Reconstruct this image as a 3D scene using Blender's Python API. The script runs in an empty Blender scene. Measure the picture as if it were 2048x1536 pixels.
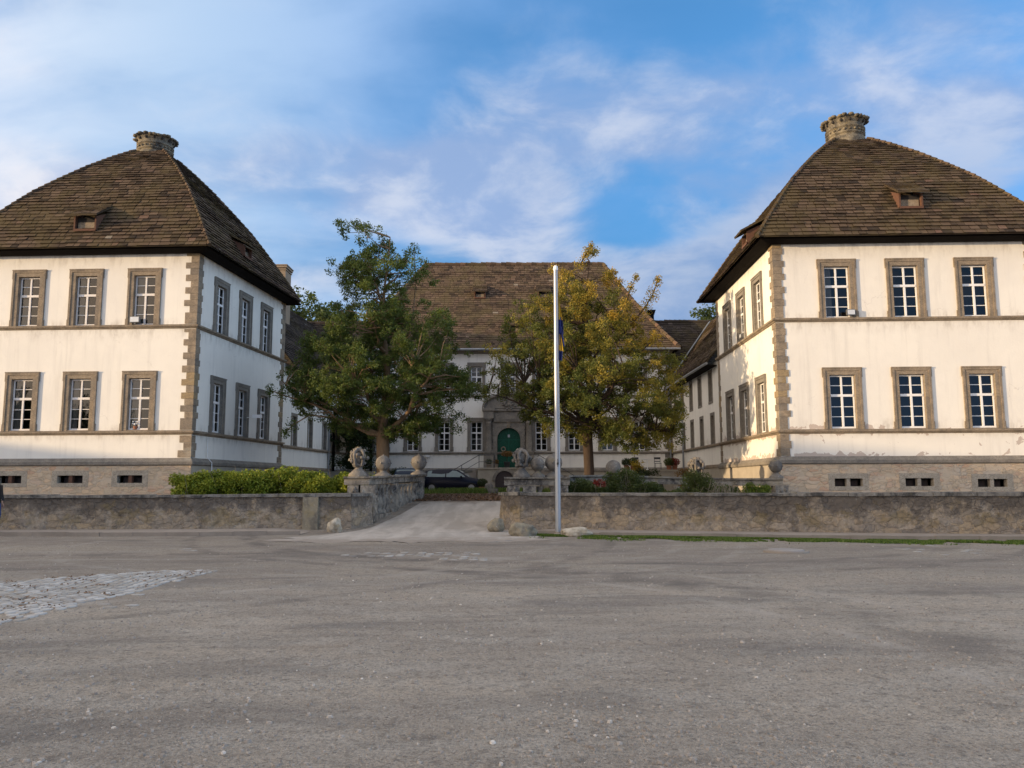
import bpy, math, random
import numpy as np
from mathutils import Vector, Matrix, noise
random.seed(7); RNG = np.random.default_rng(7)
SC = bpy.context.scene; COL = SC.collection
rad = math.radians

# ---------------------------------------------------------------- camera, sky, sun, exposure
FPX, PITCH, ROLL, EYE = 1610.0, rad(6.98), rad(-0.2), 1.6
cam = bpy.data.objects.new('camera', bpy.data.cameras.new('camera')); COL.objects.link(cam)
cam.data.sensor_width = 36; cam.data.lens = FPX / 2048 * 36; cam.data.clip_end = 5000; cam.data.clip_start = 0.05
cam.matrix_world = Matrix.Translation((0, 0, EYE)) @ Matrix.Rotation(rad(90) + PITCH, 4, 'X') @ Matrix.Rotation(ROLL, 4, 'Z')
SC.camera = cam
SC.view_settings.view_transform = 'Standard'; SC.view_settings.look = 'None'
SC.view_settings.gamma = 1; SC.view_settings.use_curve_mapping = False
SC.view_settings.exposure = 1.0
BARN_TOP = 7.6
SUN_AZ, SUN_EL = 250.0, 5.5          # clockwise from +Y, degrees
w = bpy.data.worlds.new('World'); SC.world = w; w.use_nodes = True

class NT:
    def __init__(s, tree): s.t = tree; s.t.nodes.clear()
    def n(s, typ, ins=None, **kw):
        nd = s.t.nodes.new(typ)
        for k, v in kw.items(): setattr(nd, k, v)
        for k, v in (ins or {}).items():
            sk = nd.inputs[k]
            if isinstance(v, bpy.types.NodeSocket): s.t.links.new(v, sk)
            else:
                if hasattr(sk, 'default_value') and sk.type == 'RGBA' and not isinstance(v, float) and len(v) == 3: v = (*v, 1)
                sk.default_value = v
        return nd
    def math(s, op, a, b=0.0, c=None, clamp=False):
        i = {0: a, 1: b}
        if c is not None: i[2] = c
        return s.n('ShaderNodeMath', i, operation=op, use_clamp=clamp).outputs[0]
    def mix(s, f, a, b, mode='MIX'):
        return s.n('ShaderNodeMix', {0: f, 6: a, 7: b}, data_type='RGBA', blend_type=mode).outputs[2]
    def noise(s, vec, scale, detail=4, rough=.55, dist=0.0):
        return s.n('ShaderNodeTexNoise', {'Vector': vec, 'Scale': scale, 'Detail': detail, 'Roughness': rough, 'Distortion': dist}).outputs[0]
    def ramp(s, f, lo, hi): return s.n('ShaderNodeMapRange', {0: f, 1: lo, 2: hi, 3: 0.0, 4: 1.0}, clamp=True, interpolation_type='SMOOTHSTEP').outputs[0]
    def vmul(s, v, k): return s.n('ShaderNodeVectorMath', {0: v, 1: k}, operation='MULTIPLY').outputs[0]
    def vadd(s, v, k): return s.n('ShaderNodeVectorMath', {0: v, 1: k}, operation='ADD').outputs[0]
    def xyz(s, v): o = s.n('ShaderNodeSeparateXYZ', {0: v}).outputs; return o[0], o[1], o[2]
    def comb(s, x, y, z): return s.n('ShaderNodeCombineXYZ', {0: x, 1: y, 2: z}).outputs[0]
    def cramp(s, f, stops, interp='LINEAR'):
        nd = s.n('ShaderNodeValToRGB', {0: f}); cr = nd.color_ramp; cr.interpolation = interp
        while len(cr.elements) < len(stops): cr.elements.new(.5)
        for e, (p, c) in zip(cr.elements, stops): e.position = p; e.color = (*c, 1)
        return nd.outputs[0]

def build_sky():
    T = NT(w.node_tree)
    sky = T.n('ShaderNodeTexSky', sky_type='NISHITA', sun_disc=False, sun_elevation=rad(SUN_EL), sun_rotation=rad(SUN_AZ),
              air_density=1.0, dust_density=0.5, ozone_density=2.0, altitude=100)
    g = T.n('ShaderNodeNewGeometry'); d = T.n('ShaderNodeVectorMath', {0: g.outputs['Incoming'], 1: (-1, -1, -1)}, operation='MULTIPLY').outputs[0]
    x, y, z = T.xyz(d)
    T.t.links.new(T.comb(x, y, T.math('ADD', T.math('MAXIMUM', z, 0.0), 0.20)), sky.inputs[0])      # keep the clear blue down to the roofs
    zz = T.math('ADD', T.math('MAXIMUM', z, 0.0), 0.30)
    pl = T.comb(T.math('DIVIDE', x, zz), T.math('DIVIDE', y, zz), 0.0)
    def blob(cx, cz, rx, rz, tilt=0.0):                # soft region of the sky (direction space) where a cloud bank stands
        dx = T.math('SUBTRACT', x, cx); dz = T.math('SUBTRACT', T.math('SUBTRACT', z, cz), T.math('MULTIPLY', dx, tilt))
        q = T.math('ADD', T.math('POWER', T.math('DIVIDE', dx, rx), 2.0), T.math('POWER', T.math('DIVIDE', dz, rz), 2.0))
        return T.math('MULTIPLY', T.ramp(q, 1.0, 0.0), T.ramp(y, .0, .3))
    def add(*v):
        r = v[0]
        for k in v[1:]: r = T.math('ADD', r, k)
        return r
    wob = T.n('ShaderNodeTexNoise', {'Vector': pl, 'Scale': 1.6, 'Detail': 3.0}).outputs[1]
    pw = T.vadd(pl, T.vmul(wob, (.25, .25, 0)))
    n1 = T.noise(T.vadd(T.vmul(pw, (1.0, 1.35, 1)), (3.1, 1.7, 0)), 1.5, 7, .52, .1)
    n2 = T.noise(T.vadd(T.vmul(pw, (.8, 1.7, 1)), (9.3, 4.4, 0)), 1.7, 7, .5, .1)
    n3 = T.noise(T.vadd(pw, (1.3, 8.2, 0)), 4.5, 7, .58, .2)
    left = T.ramp(x, .10, -.45); right = T.ramp(x, -.05, .35); low = T.ramp(z, .45, .15)
    bank = add(T.math('MULTIPLY', blob(-.05, .335, .20, .075, -.18), .22), T.math('MULTIPLY', blob(.10, .235, .22, .06, .12), .24), T.math('MULTIPLY', blob(.40, .30, .22, .10, .3), .22),
               T.math('MULTIPLY', blob(-.18, .22, .16, .05), .12), T.math('MULTIPLY', blob(.02, .42, .35, .08, .1), .10), T.math('MULTIPLY', blob(.24, .18, .20, .12), .30), T.math('MULTIPLY', blob(.05, .19, .30, .05, .05), .22), T.math('MULTIPLY', blob(-.42, .26, .20, .10, -.3), .16), T.math('MULTIPLY', blob(-.12, .25, .30, .035, .1), .16))
    c1 = T.ramp(add(n1, bank, T.math('MULTIPLY', T.math('SUBTRACT', n3, .5), .34)), .47, .76)
    c2 = T.ramp(add(n2, T.math('MULTIPLY', left, .22), .03, T.math('MULTIPLY', T.ramp(z, .26, .12), .30), T.math('MULTIPLY', T.math('SUBTRACT', n3, .5), .15)), .42, .86)
    blue = T.mix(1.0, sky.outputs[0], (SKT[0], SKT[1], SKT[2]), 'MULTIPLY')
    blue = T.mix(1.0, blue, T.mix(T.ramp(z, .10, .45), (1.25, 1.02, .92), (1.9, 1.62, 1.50)), 'MULTIPLY')
    lit = T.ramp(add(n3, T.math('MULTIPLY', T.math('SUBTRACT', n1, .5), -.5)), .38, .62)
    ccol = T.mix(lit, (1.65, 2.15, 3.3), (3.3, 3.45, 3.95))
    ccol = T.mix(T.math('MULTIPLY', T.math('MULTIPLY', right, low), .75), ccol, (.95, 1.35, 2.25))
    veil = T.mix(left, (1.1, 2.1, 4.0), (2.7, 3.45, 4.4))
    sd = T.n('ShaderNodeVectorMath', {0: d, 1: tuple(TO_SUN)}, operation='DOT_PRODUCT').outputs['Value']
    warm = T.ramp(sd, .05, .95)
    ccol = T.mix(warm, ccol, (12.0, 9.0, 6.2)); veil = T.mix(warm, veil, (12.0, 9.6, 7.2))
    col = T.mix(T.math('MULTIPLY', c2, .85), blue, veil)
    col = T.mix(T.math('MULTIPLY', c1, .74), col, ccol)
    # bright overcast added overhead, unseen, as fill light; warm evening cloud towards the sun
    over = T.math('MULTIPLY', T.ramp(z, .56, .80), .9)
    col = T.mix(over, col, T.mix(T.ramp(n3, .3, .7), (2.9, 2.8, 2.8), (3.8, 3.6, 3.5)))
    east = T.math('MULTIPLY', T.math('MULTIPLY', T.ramp(x, .60, .80), T.ramp(z, 0, .15)), .8)  # brighter eastern sky added beyond the view to fill shaded walls
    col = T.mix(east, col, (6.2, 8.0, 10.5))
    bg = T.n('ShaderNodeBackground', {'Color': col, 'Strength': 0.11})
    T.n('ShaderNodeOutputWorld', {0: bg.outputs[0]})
az, el = rad(SUN_AZ), rad(SUN_EL)
TO_SUN = Vector((math.sin(az) * math.cos(el), math.cos(az) * math.cos(el), math.sin(el)))
SKT = (.62, 1.25, 1.75)
build_sky()
sun = bpy.data.objects.new('sun', bpy.data.lights.new('sun', 'SUN')); COL.objects.link(sun)
sun.data.energy = 2.5; sun.data.angle = rad(0.6); sun.data.color = (1.0, .72, .42)
sun.rotation_euler = TO_SUN.to_track_quat('Z', 'Y').to_euler()

# ---------------------------------------------------------------- pixel rays of the photograph -> real positions
_cp, _sp = math.cos(PITCH), math.sin(PITCH)
_r, _u, _f = Vector((1, 0, 0)), Vector((0, -_sp, _cp)), Vector((0, _cp, _sp))
_c, _s = math.cos(ROLL), math.sin(ROLL)
CR, CU = _r * _c + _u * _s, _u * _c - _r * _s
EP = Vector((0, 0, EYE))
def ray(x, y): return CR * ((x - 1024) / FPX) - CU * ((y - 768) / FPX) + _f
def atY(x, y, Y): d = ray(x, y); return EP + d * (Y / d.y)
def atZ(x, y, z): d = ray(x, y); return EP + d * ((z - EYE) / d.z)

# ---------------------------------------------------------------- mesh helpers
class MB:
    def __init__(s): s.v = []; s.f = []; s.m = []; s.c = []; s.sm = []
    def add(s, vs, fs, m=0, tone=.5, smooth=False):
        o = len(s.v); s.v += [tuple(p) for p in vs]
        for f in fs: s.f.append(tuple(i + o for i in f)); s.m.append(m); s.c.append(tone); s.sm.append(smooth)
    def box(s, x0, x1, y0, y1, z0, z1, m=0, M=None, tone=.5):
        vs = [Vector((x, y, z)) for z in (z0, z1) for x, y in ((x0, y0), (x1, y0), (x1, y1), (x0, y1))]
        if M is not None: vs = [M @ p for p in vs]
        s.add(vs, [(3, 2, 1, 0), (4, 5, 6, 7), (0, 1, 5, 4), (1, 2, 6, 5), (2, 3, 7, 6), (3, 0, 4, 7)], m, tone)
    def prism(s, poly, z0, z1, m=0, tone=.5):
        n = len(poly); vs = [(p[0], p[1], z0) for p in poly] + [(p[0], p[1], z1) for p in poly]
        s.add(vs, [tuple(reversed(range(n))), tuple(range(n, 2 * n))] + [(i, (i + 1) % n, n + (i + 1) % n, n + i) for i in range(n)], m, tone)
    def prismY(s, poly, y0, y1, m=0, tone=.5):      # poly in x,z, extruded along y
        n = len(poly); vs = [(p[0], y0, p[1]) for p in poly] + [(p[0], y1, p[1]) for p in poly]
        s.add(vs, [tuple(range(n)), tuple(reversed(range(n, 2 * n)))] + [(i, n + i, n + (i + 1) % n, (i + 1) % n) for i in range(n)], m, tone)
    def tube(s, path, rs, sides=8, m=0, cap=True, tone=.5, smooth=True):
        path = [Vector(p) for p in path]; n = len(path)
        if not hasattr(rs, '__len__'): rs = [rs] * n
        o = []; a = None
        for i, p in enumerate(path):
            t = (path[min(i + 1, n - 1)] - path[max(i - 1, 0)]).normalized()
            if a is None: a = t.orthogonal().normalized()
            else: a = (a - t * a.dot(t)).normalized()
            b = t.cross(a)
            o += [p + (a * math.cos(2 * math.pi * k / sides) + b * math.sin(2 * math.pi * k / sides)) * rs[i] for k in range(sides)]
        fs = [(i * sides + k, i * sides + (k + 1) % sides, (i + 1) * sides + (k + 1) % sides, (i + 1) * sides + k) for i in range(n - 1) for k in range(sides)]
        s.add(o, fs, m, tone, smooth)
        if cap: s.add(o[:sides], [tuple(reversed(range(sides)))], m, tone); s.add(o[-sides:], [tuple(range(sides))], m, tone)
    def lathe(s, prof, cx=0, cy=0, sides=20, m=0, tone=.5, smooth=True, sq=False):
        vs = []
        for r, z in prof:
            for k in range(sides):
                a = 2 * math.pi * (k + .5) / sides; q = r
                if sq: q = r / max(abs(math.cos(a)), abs(math.sin(a)))
                vs.append((cx + q * math.cos(a), cy + q * math.sin(a), z))
        n = len(prof)
        fs = [(i * sides + k, i * sides + (k + 1) % sides, (i + 1) * sides + (k + 1) % sides, (i + 1) * sides + k) for i in range(n - 1) for k in range(sides)]
        s.add(vs, fs, m, tone, smooth)
        s.add(vs[-sides:], [tuple(range(sides))], m, tone); s.add(vs[:sides], [tuple(reversed(range(sides)))], m, tone)
    def rock(s, c, r, seed=0, sub=3, rough=.25, m=0, tone=.5, freq=1.3, smooth=True):
        import bmesh
        bm = bmesh.new(); bmesh.ops.create_icosphere(bm, subdivisions=sub, radius=1)
        bm.verts.index_update(); vs = []
        for v in bm.verts:
            p = v.co; k = 1 + rough * noise.noise(p * freq + Vector((seed, seed * 2.3, 0))) + rough * .35 * noise.noise(p * freq * 3 + Vector((seed, 0, 5)))
            vs.append((c[0] + p.x * r[0] * k, c[1] + p.y * r[1] * k, c[2] + p.z * r[2] * k))
        fs = [tuple(v.index for v in f.verts) for f in bm.faces]; bm.free(); s.add(vs, fs, m, tone, smooth)
    def build(s, name, mats, parent=None, label=None):
        me = bpy.data.meshes.new(name); me.from_pydata(s.v, [], s.f)
        if not isinstance(mats, (list, tuple)): mats = [mats]
        for mt in mats: me.materials.append(mt)
        me.polygons.foreach_set('material_index', s.m); me.polygons.foreach_set('use_smooth', s.sm)
        at = me.attributes.new('tone', 'FLOAT', 'FACE'); at.data.foreach_set('value', s.c)
        me.update()
        o = bpy.data.objects.new(name, me); COL.objects.link(o)
        if parent is not None: o.parent = parent
        if label: o['label'] = label
        return o
def quads(name, V, tone, mat, parent=None):          # V (n,4,3) numpy -> one mesh of loose quads
    n = len(V); me = bpy.data.meshes.new(name)
    me.vertices.add(n * 4); me.vertices.foreach_set('co', V.astype(np.float32).ravel())
    me.loops.add(n * 4); me.loops.foreach_set('vertex_index', np.arange(n * 4, dtype=np.int32))
    me.polygons.add(n); me.polygons.foreach_set('loop_start', np.arange(0, n * 4, 4, dtype=np.int32))
    me.materials.append(mat); me.update(calc_edges=True)
    at = me.attributes.new('tone', 'FLOAT', 'FACE'); at.data.foreach_set('value', np.asarray(tone, dtype=np.float32))
    o = bpy.data.objects.new(name, me); COL.objects.link(o)
    if parent is not None: o.parent = parent
    return o
def leafcards(C, size, up=.35, aspect=.62):
    n = len(C); a = RNG.normal(size=(n, 3)); a[:, 2] += up; a /= np.linalg.norm(a, axis=1)[:, None]
    b = RNG.normal(size=(n, 3)); b -= a * (a * b).sum(1)[:, None]; b /= np.linalg.norm(b, axis=1)[:, None]
    c = np.cross(a, b); s = (size * RNG.uniform(.6, 1.35, n))[:, None]
    tip = a * s * .12
    return np.stack([C - b * s * .5, C + c * s * .5 * aspect - tip, C + b * s * .5, C - c * s * .5 * aspect - tip], 1)
def tag(o, label=None, cat=None, group=None, kind=None):
    if label: o['label'] = label
    if cat: o['category'] = cat
    if group: o['group'] = group
    if kind: o['kind'] = kind
    return o
def thing(name, loc, label, cat, group=None, rz=0):
    o = bpy.data.objects.new(name, None); COL.objects.link(o); o.location = loc; o.rotation_euler = (0, 0, rz)
    o.empty_display_size = .3
    return tag(o, label, cat, group)
def copy_tree(o, parent=None):
    c = o.copy(); COL.objects.link(c)
    if parent is not None: c.parent = parent
    for ch in list(o.children): copy_tree(ch, c)
    return c

# ---------------------------------------------------------------- materials
def mat(name, fn):
    m = bpy.data.materials.new(name); m.use_nodes = True; T = NT(m.node_tree)
    tc = T.n('ShaderNodeTexCoord').outputs['Object']
    sh = fn(T, tc)
    T.n('ShaderNodeOutputMaterial', {0: sh}); return m
def princ(T, col, rough=.8, bump=None, bs=.4, bd=.02, spec=.3, metal=0.0):
    i = {'Base Color': col, 'Roughness': rough, 'Specular IOR Level': spec, 'Metallic': metal}
    if bump is not None: i['Normal'] = T.n('ShaderNodeBump', {'Height': bump, 'Strength': bs, 'Distance': bd}).outputs[0]
    return T.n('ShaderNodeBsdfPrincipled', i).outputs[0]
def attr(T): return T.n('ShaderNodeAttribute', attribute_name='tone', attribute_type='GEOMETRY').outputs['Fac']
def plain(c, rough=.6, spec=.3, metal=0.0, var=.12, sc=6.0):
    def f(T, tc):
        n = T.noise(tc, sc, 3)
        col = T.mix(n, tuple(k * (1 - var) for k in c), tuple(min(1, k * (1 + var)) for k in c))
        return princ(T, col, rough, None, spec=spec, metal=metal)
    return f
def plaster(peel=0.0):
    def f(T, tc):
        x, y, z = T.xyz(tc)
        big = T.noise(tc, .45, 5, .6); mid = T.noise(tc, 2.6, 5, .6)
        st = T.noise(T.vmul(tc, (3.2, 3.2, .22)), 1.0, 5, .6)
        col = T.mix(T.ramp(big, .3, .75), (.86, .835, .765), (.79, .765, .705))
        col = T.mix(T.math('MULTIPLY', T.ramp(st, .50, .76), .42), col, (.60, .58, .54))
        col = T.mix(T.math('MULTIPLY', T.ramp(mid, .6, .8), .25), col, (.66, .62, .56))
        # grime running down below each ledge
        def band(zc, hh): return T.ramp(z, zc - hh, zc)
        g = T.math('ADD', T.math('MULTIPLY', T.math('GREATER_THAN', z, 8.3), T.ramp(z, 10.6, 11.7)), T.math('ADD', T.math('MULTIPLY', T.math('LESS_THAN', z, 8.3), band(8.3, .8)), T.math('MULTIPLY', T.math('LESS_THAN', z, 3.75), band(3.7, .45))))
        up = T.math('ADD', T.math('MULTIPLY', T.math('GREATER_THAN', z, 3.75), T.ramp(z, 4.25, 3.8)), T.math('MULTIPLY', T.math('GREATER_THAN', z, 8.3), T.ramp(z, 8.8, 8.35)))
        gm = T.math('MULTIPLY', T.math('ADD', g, up), T.ramp(T.noise(T.vmul(tc, (2.2, 2.2, .8)), 1.7, 6, .65), .42, .72))
        col = T.mix(T.math('MULTIPLY', gm, .6), col, (.42, .38, .33))
        # hairline cracks
        v = T.n('ShaderNodeTexVoronoi', {'Vector': T.vadd(tc, T.n('ShaderNodeTexNoise', {'Vector': tc, 'Scale': 2.0, 'Detail': 5}).outputs[1]), 'Scale': .42}, feature='DISTANCE_TO_EDGE').outputs[0]
        cr = T.math('MULTIPLY', T.ramp(v, .006, .001), T.ramp(T.noise(tc, .6, 2), .52, .62))
        col = T.mix(T.math('MULTIPLY', cr, .35), col, (.45, .42, .38))
        if peel:
            pn = T.noise(tc, 2.1, 6, .6, .4)
            zone = T.math('MAXIMUM', T.math('MULTIPLY', T.ramp(z, 3.30, 3.58), T.math('LESS_THAN', z, 3.75)), T.math('MAXIMUM', T.math('MULTIPLY', T.ramp(z, 2.92, 2.66), .9), T.math('MULTIPLY', T.math('GREATER_THAN', z, 3.75), T.ramp(z, 3.98, 3.78))))
            fade = T.ramp(x, 20.0, 11.0)
            pm = T.ramp(T.math('ADD', pn, T.math('MULTIPLY', T.math('MULTIPLY', zone, T.math('ADD', fade, .45)), .14)), .645, .655)
            pm = T.math('MULTIPLY', pm, T.math('LESS_THAN', z, 4.2))
            col = T.mix(T.math('MULTIPLY', pm, peel), col, T.mix(mid, (.50, .40, .34), (.38, .31, .27)))
        return princ(T, col, .9, T.math('ADD', mid, T.math('MULTIPLY', T.noise(tc, 14, 3), .4)), .35, .025, spec=.15)
    return f
def sandstone(c1=(.35, .285, .21), c2=(.215, .18, .14), c3=(.36, .27, .15)):
    def f(T, tc):
        a = attr(T); n = T.noise(tc, 3.0, 6, .6); fine = T.noise(T.vmul(tc, (1, 1, 2.5)), 16, 4)
        col = T.mix(T.ramp(n, .35, .7), c1, c2)
        col = T.mix(T.ramp(a, .72, .98), col, c3)
        col = T.mix(T.math('MULTIPLY', T.ramp(a, .35, .0), .55), col, (.16, .15, .14))
        col = T.mix(T.math('MULTIPLY', T.ramp(fine, .4, .65), .5), col, (.13, .11, .09))
        col = T.mix(T.math('MULTIPLY', T.ramp(T.noise(tc, 1.2, 5), .6, .75), .4), col, (.40, .39, .34))
        return princ(T, col, .92, T.math('ADD', fine, n), .5, .02, spec=.12)
    return f
def rubble(cols, sc=1.9, mort=(.40, .35, .29), stain=0.0, flat=1.75, bd=.05, ztop=1.2):
    def f(T, tc):
        wob = T.n('ShaderNodeTexNoise', {'Vector': tc, 'Scale': 2.3, 'Detail': 6, 'Roughness': .62}).outputs[1]
        v = T.vadd(T.vmul(tc, (1, 1, flat)), T.vmul(T.vadd(wob, (-.5, -.5, -.5)), (.75, .75, .50)))
        vo = T.n('ShaderNodeTexVoronoi', {'Vector': v, 'Scale': sc, 'Randomness': .95}, feature='F1')
        ed = T.n('ShaderNodeTexVoronoi', {'Vector': v, 'Scale': sc, 'Randomness': .95}, feature='DISTANCE_TO_EDGE').outputs[0]
        rx, ry, rz = T.xyz(vo.outputs['Color'])
        n = T.noise(tc, 5, 6, .65); n2 = T.noise(tc, 22, 4, .6)
        col = T.cramp(rx, [(i / (len(cols) - 1), c) for i, c in enumerate(cols)])
        col = T.mix(T.math('MULTIPLY', n, .38), col, tuple(k * .55 for k in cols[0]))
        col = T.mix(T.math('MULTIPLY', T.ramp(n2, .5, .8), .4), col, (.34, .31, .27))
        mm = T.math('MULTIPLY', T.ramp(ed, .06, .01), T.ramp(n, .35, .62))
        col = T.mix(T.math('MULTIPLY', mm, .55), col, mort)
        pl_ = T.ramp(T.noise(T.vadd(tc, (2, 7, 1)), 1.3, 6, .6), .52, .62); col = T.mix(T.math('MULTIPLY', pl_, .55), col, tuple(k * .8 for k in mort))
        if stain:
            x, y, z = T.xyz(tc)
            s1 = T.noise(T.vmul(tc, (1.1, 1.1, .75)), 1.1, 7, .65, .3)
            topd = T.ramp(z, ztop * .28, ztop * .85)
            s1 = T.math('ADD', T.math('MULTIPLY', s1, .6), T.math('MULTIPLY', T.noise(T.vmul(tc, (1, 1, .8)), 4.2, 7, .7), .4)); dk = T.ramp(T.math('ADD', s1, T.math('MULTIPLY', topd, .16)), .52, .66)
            col = T.mix(T.math('MULTIPLY', dk, stain), col, (.115, .10, .088))
            li = T.noise(T.vadd(T.vmul(tc, (1.0, 1.0, 1.3)), (4, 9, 2)), 1.5, 7, .65)
            lz = T.math('MULTIPLY', T.ramp(z, .15, .38), T.ramp(z, 1.0, .5))
            col = T.mix(T.math('MULTIPLY', T.ramp(T.math('ADD', li, T.math('MULTIPLY', lz, .10)), .585, .70), .5), col, (.24, .18, .075))
            sp_ = T.ramp(T.noise(tc, 11, 6, .72), .40, .62); col = T.mix(T.math('MULTIPLY', sp_, .35), col, (.11, .10, .09))
            wh = T.ramp(T.noise(tc, 8, 6, .75), .61, .68)
            col = T.mix(T.math('MULTIPLY', wh, .45), col, (.50, .48, .45))
        h = T.math('ADD', T.math('MULTIPLY', T.ramp(ed, .0, .10), T.math('SUBTRACT', 1.0, T.math('MULTIPLY', pl_, .8))), T.math('ADD', T.math('MULTIPLY', n, .7), T.math('MULTIPLY', n2, .3)))
        return princ(T, col, .93, h, .75, bd, spec=.1)
    return f
def rooftile(moss=(.10, .078, .042), base=(.112, .080, .057), dark=(.042, .033, .027), light=(.25, .215, .17), red=(.15, .092, .07)):
    def f(T, tc):
        a = attr(T); n = T.noise(tc, 1.3, 6, .6); fine = T.noise(tc, 9, 5, .7); big = T.noise(tc, .33, 4)
        col = T.cramp(a, [(0, dark), (.04, dark), (.3, tuple(k * .84 for k in base)), (.55, base), (.80, tuple(k * 1.28 for k in base)), (.90, red), (.985, light)])
        col = T.mix(T.math('MULTIPLY', T.ramp(T.math('ADD', n, T.math('MULTIPLY', big, .6)), .68, .98), .8), col, moss)
        col = T.mix(T.math('MULTIPLY', T.ramp(fine, .60, .72), .38), col, light)
        col = T.mix(T.math('MULTIPLY', T.ramp(fine, .45, .25), .5), col, dark)
        return princ(T, col, .95, fine, .6, .015, spec=.08)
    return f
def leafmat(stops, tr=.35):
    def f(T, tc):
        a = attr(T); n = T.noise(tc, 1.1, 3)
        col = T.cramp(T.math('ADD', T.math('MULTIPLY', a, .8), T.math('MULTIPLY', n, .2)), stops)
        p = princ(T, col, .55, spec=.35)
        tl = T.n('ShaderNodeBsdfTranslucent', {'Color': T.mix(.5, col, (.20, .22, .03))}).outputs[0]
        return T.n('ShaderNodeMixShader', {0: tr, 1: p, 2: tl}).outputs[0]
    return f
def bark(c=(.17, .125, .085)):
    def f(T, tc):
        n = T.noise(T.vmul(tc, (6, 6, 1.2)), 2.2, 6, .65)
        return princ(T, T.mix(n, tuple(k * .45 for k in c), tuple(k * 1.35 for k in c)), .95, n, .8, .03, spec=.1)
    return f
def gravel(T, tc):
    x, y, z = T.xyz(tc)
    big = T.noise(T.vmul(tc, (.35, 1, 1)), .35, 6, .6, .4)
    mid = T.noise(T.vmul(tc, (.6, 1.3, 1)), 1.4, 8, .66, .3); mot = T.noise(tc, 6.5, 6, .7); fine = T.noise(tc, 24, 6, .8)
    peb = T.n('ShaderNodeTexVoronoi', {'Vector': tc, 'Scale': 30.0}, feature='F1'); px, py, pz = T.xyz(peb.outputs['Color'])
    peb2 = T.n('ShaderNodeTexVoronoi', {'Vector': tc, 'Scale': 75.0}, feature='F1'); qx, qy, qz = T.xyz(peb2.outputs['Color'])
    col = T.mix(T.ramp(big, .34, .66), (.66, .565, .455), (.42, .362, .305))
    col = T.mix(T.math('MULTIPLY', T.ramp(mid, .42, .66), .7), col, (.64, .58, .50))
    col = T.mix(T.math('MULTIPLY', T.ramp(mot, .50, .66), .55), col, (.22, .195, .168))
    col = T.mix(T.math('MULTIPLY', T.ramp(fine, .46, .60), .48), col, (.21, .185, .16))
    col = T.mix(T.math('MULTIPLY', T.math('GREATER_THAN', qx, .72), .55), col, T.mix(qy, (.66, .60, .52), (.20, .18, .16)))
    stone = T.math('MULTIPLY', T.math('GREATER_THAN', px, .88), T.ramp(peb.outputs[0], .48, .34))
    col = T.mix(T.math('MULTIPLY', stone, .85), col, T.mix(py, (.68, .62, .53), (.24, .22, .20)))
    # wheel tracks: arcs swept by cars turning into the gate
    brk = T.ramp(T.noise(tc, .9, 5, .6), .38, .60)
    for cx, cy, r, wd, dark in ((-8, 6, 13.05, .62, 1), (-8, 6, 12.1, .14, 0), (-8, 6, 14.1, .14, 0), (-3.5, 22.5, 8.2, .16, 0), (-3.5, 22.5, 9.7, .16, 0), (2.6, 27.0, 11.0, .22, 1), (2.6, 27.0, 12.6, .22, 1), (9.5, 30.0, 18.5, .35, 1), (-14, 24, 15.5, .2, 0), (-14, 24, 17.0, .2, 1), (16, -4, 14.0, .3, 1), (16, -4, 15.6, .3, 0)):
        dd = T.n('ShaderNodeVectorMath', {0: T.vadd(T.comb(x, y, 0.0), (-cx, -cy, 0)), 1: (0, 0, 0)}, operation='DISTANCE').outputs['Value']
        m = T.math('MULTIPLY', T.ramp(T.math('ABSOLUTE', T.math('SUBTRACT', T.math('ADD', dd, T.math('MULTIPLY', mid, .5)), r)), wd * 1.3, wd * .3), brk)
        col = T.mix(T.math('MULTIPLY', m, .58), col, (.21, .19, .17) if dark else (.62, .56, .49))
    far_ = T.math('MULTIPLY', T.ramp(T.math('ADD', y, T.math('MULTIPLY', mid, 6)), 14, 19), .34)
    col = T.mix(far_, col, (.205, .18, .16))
    # damp darker sweeps and a rusty spill
    fx = T.ramp(T.noise(T.vmul(tc, (.22, .6, 1)), 1.2, 6, .6, .8), .50, .68)
    col = T.mix(T.math('MULTIPLY', fx, .50), col, (.20, .185, .172))
    fr_ = T.ramp(T.noise(T.vadd(T.vmul(tc, (.3, .8, 1)), (7, 3, 0)), 1.0, 5, .6), .60, .72)
    col = T.mix(T.math('MULTIPLY', fr_, .30), col, (.46, .36, .27))
    h = T.math('ADD', T.math('MULTIPLY', fine, 1.1), T.math('ADD', T.math('MULTIPLY', stone, 1.0), T.math('ADD', T.math('MULTIPLY', mot, 1.4), T.math('MULTIPLY', T.ramp(peb2.outputs[0], .6, .1), .5))))
    return princ(T, col, .95, h, 1.0, .028, spec=.1)
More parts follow.
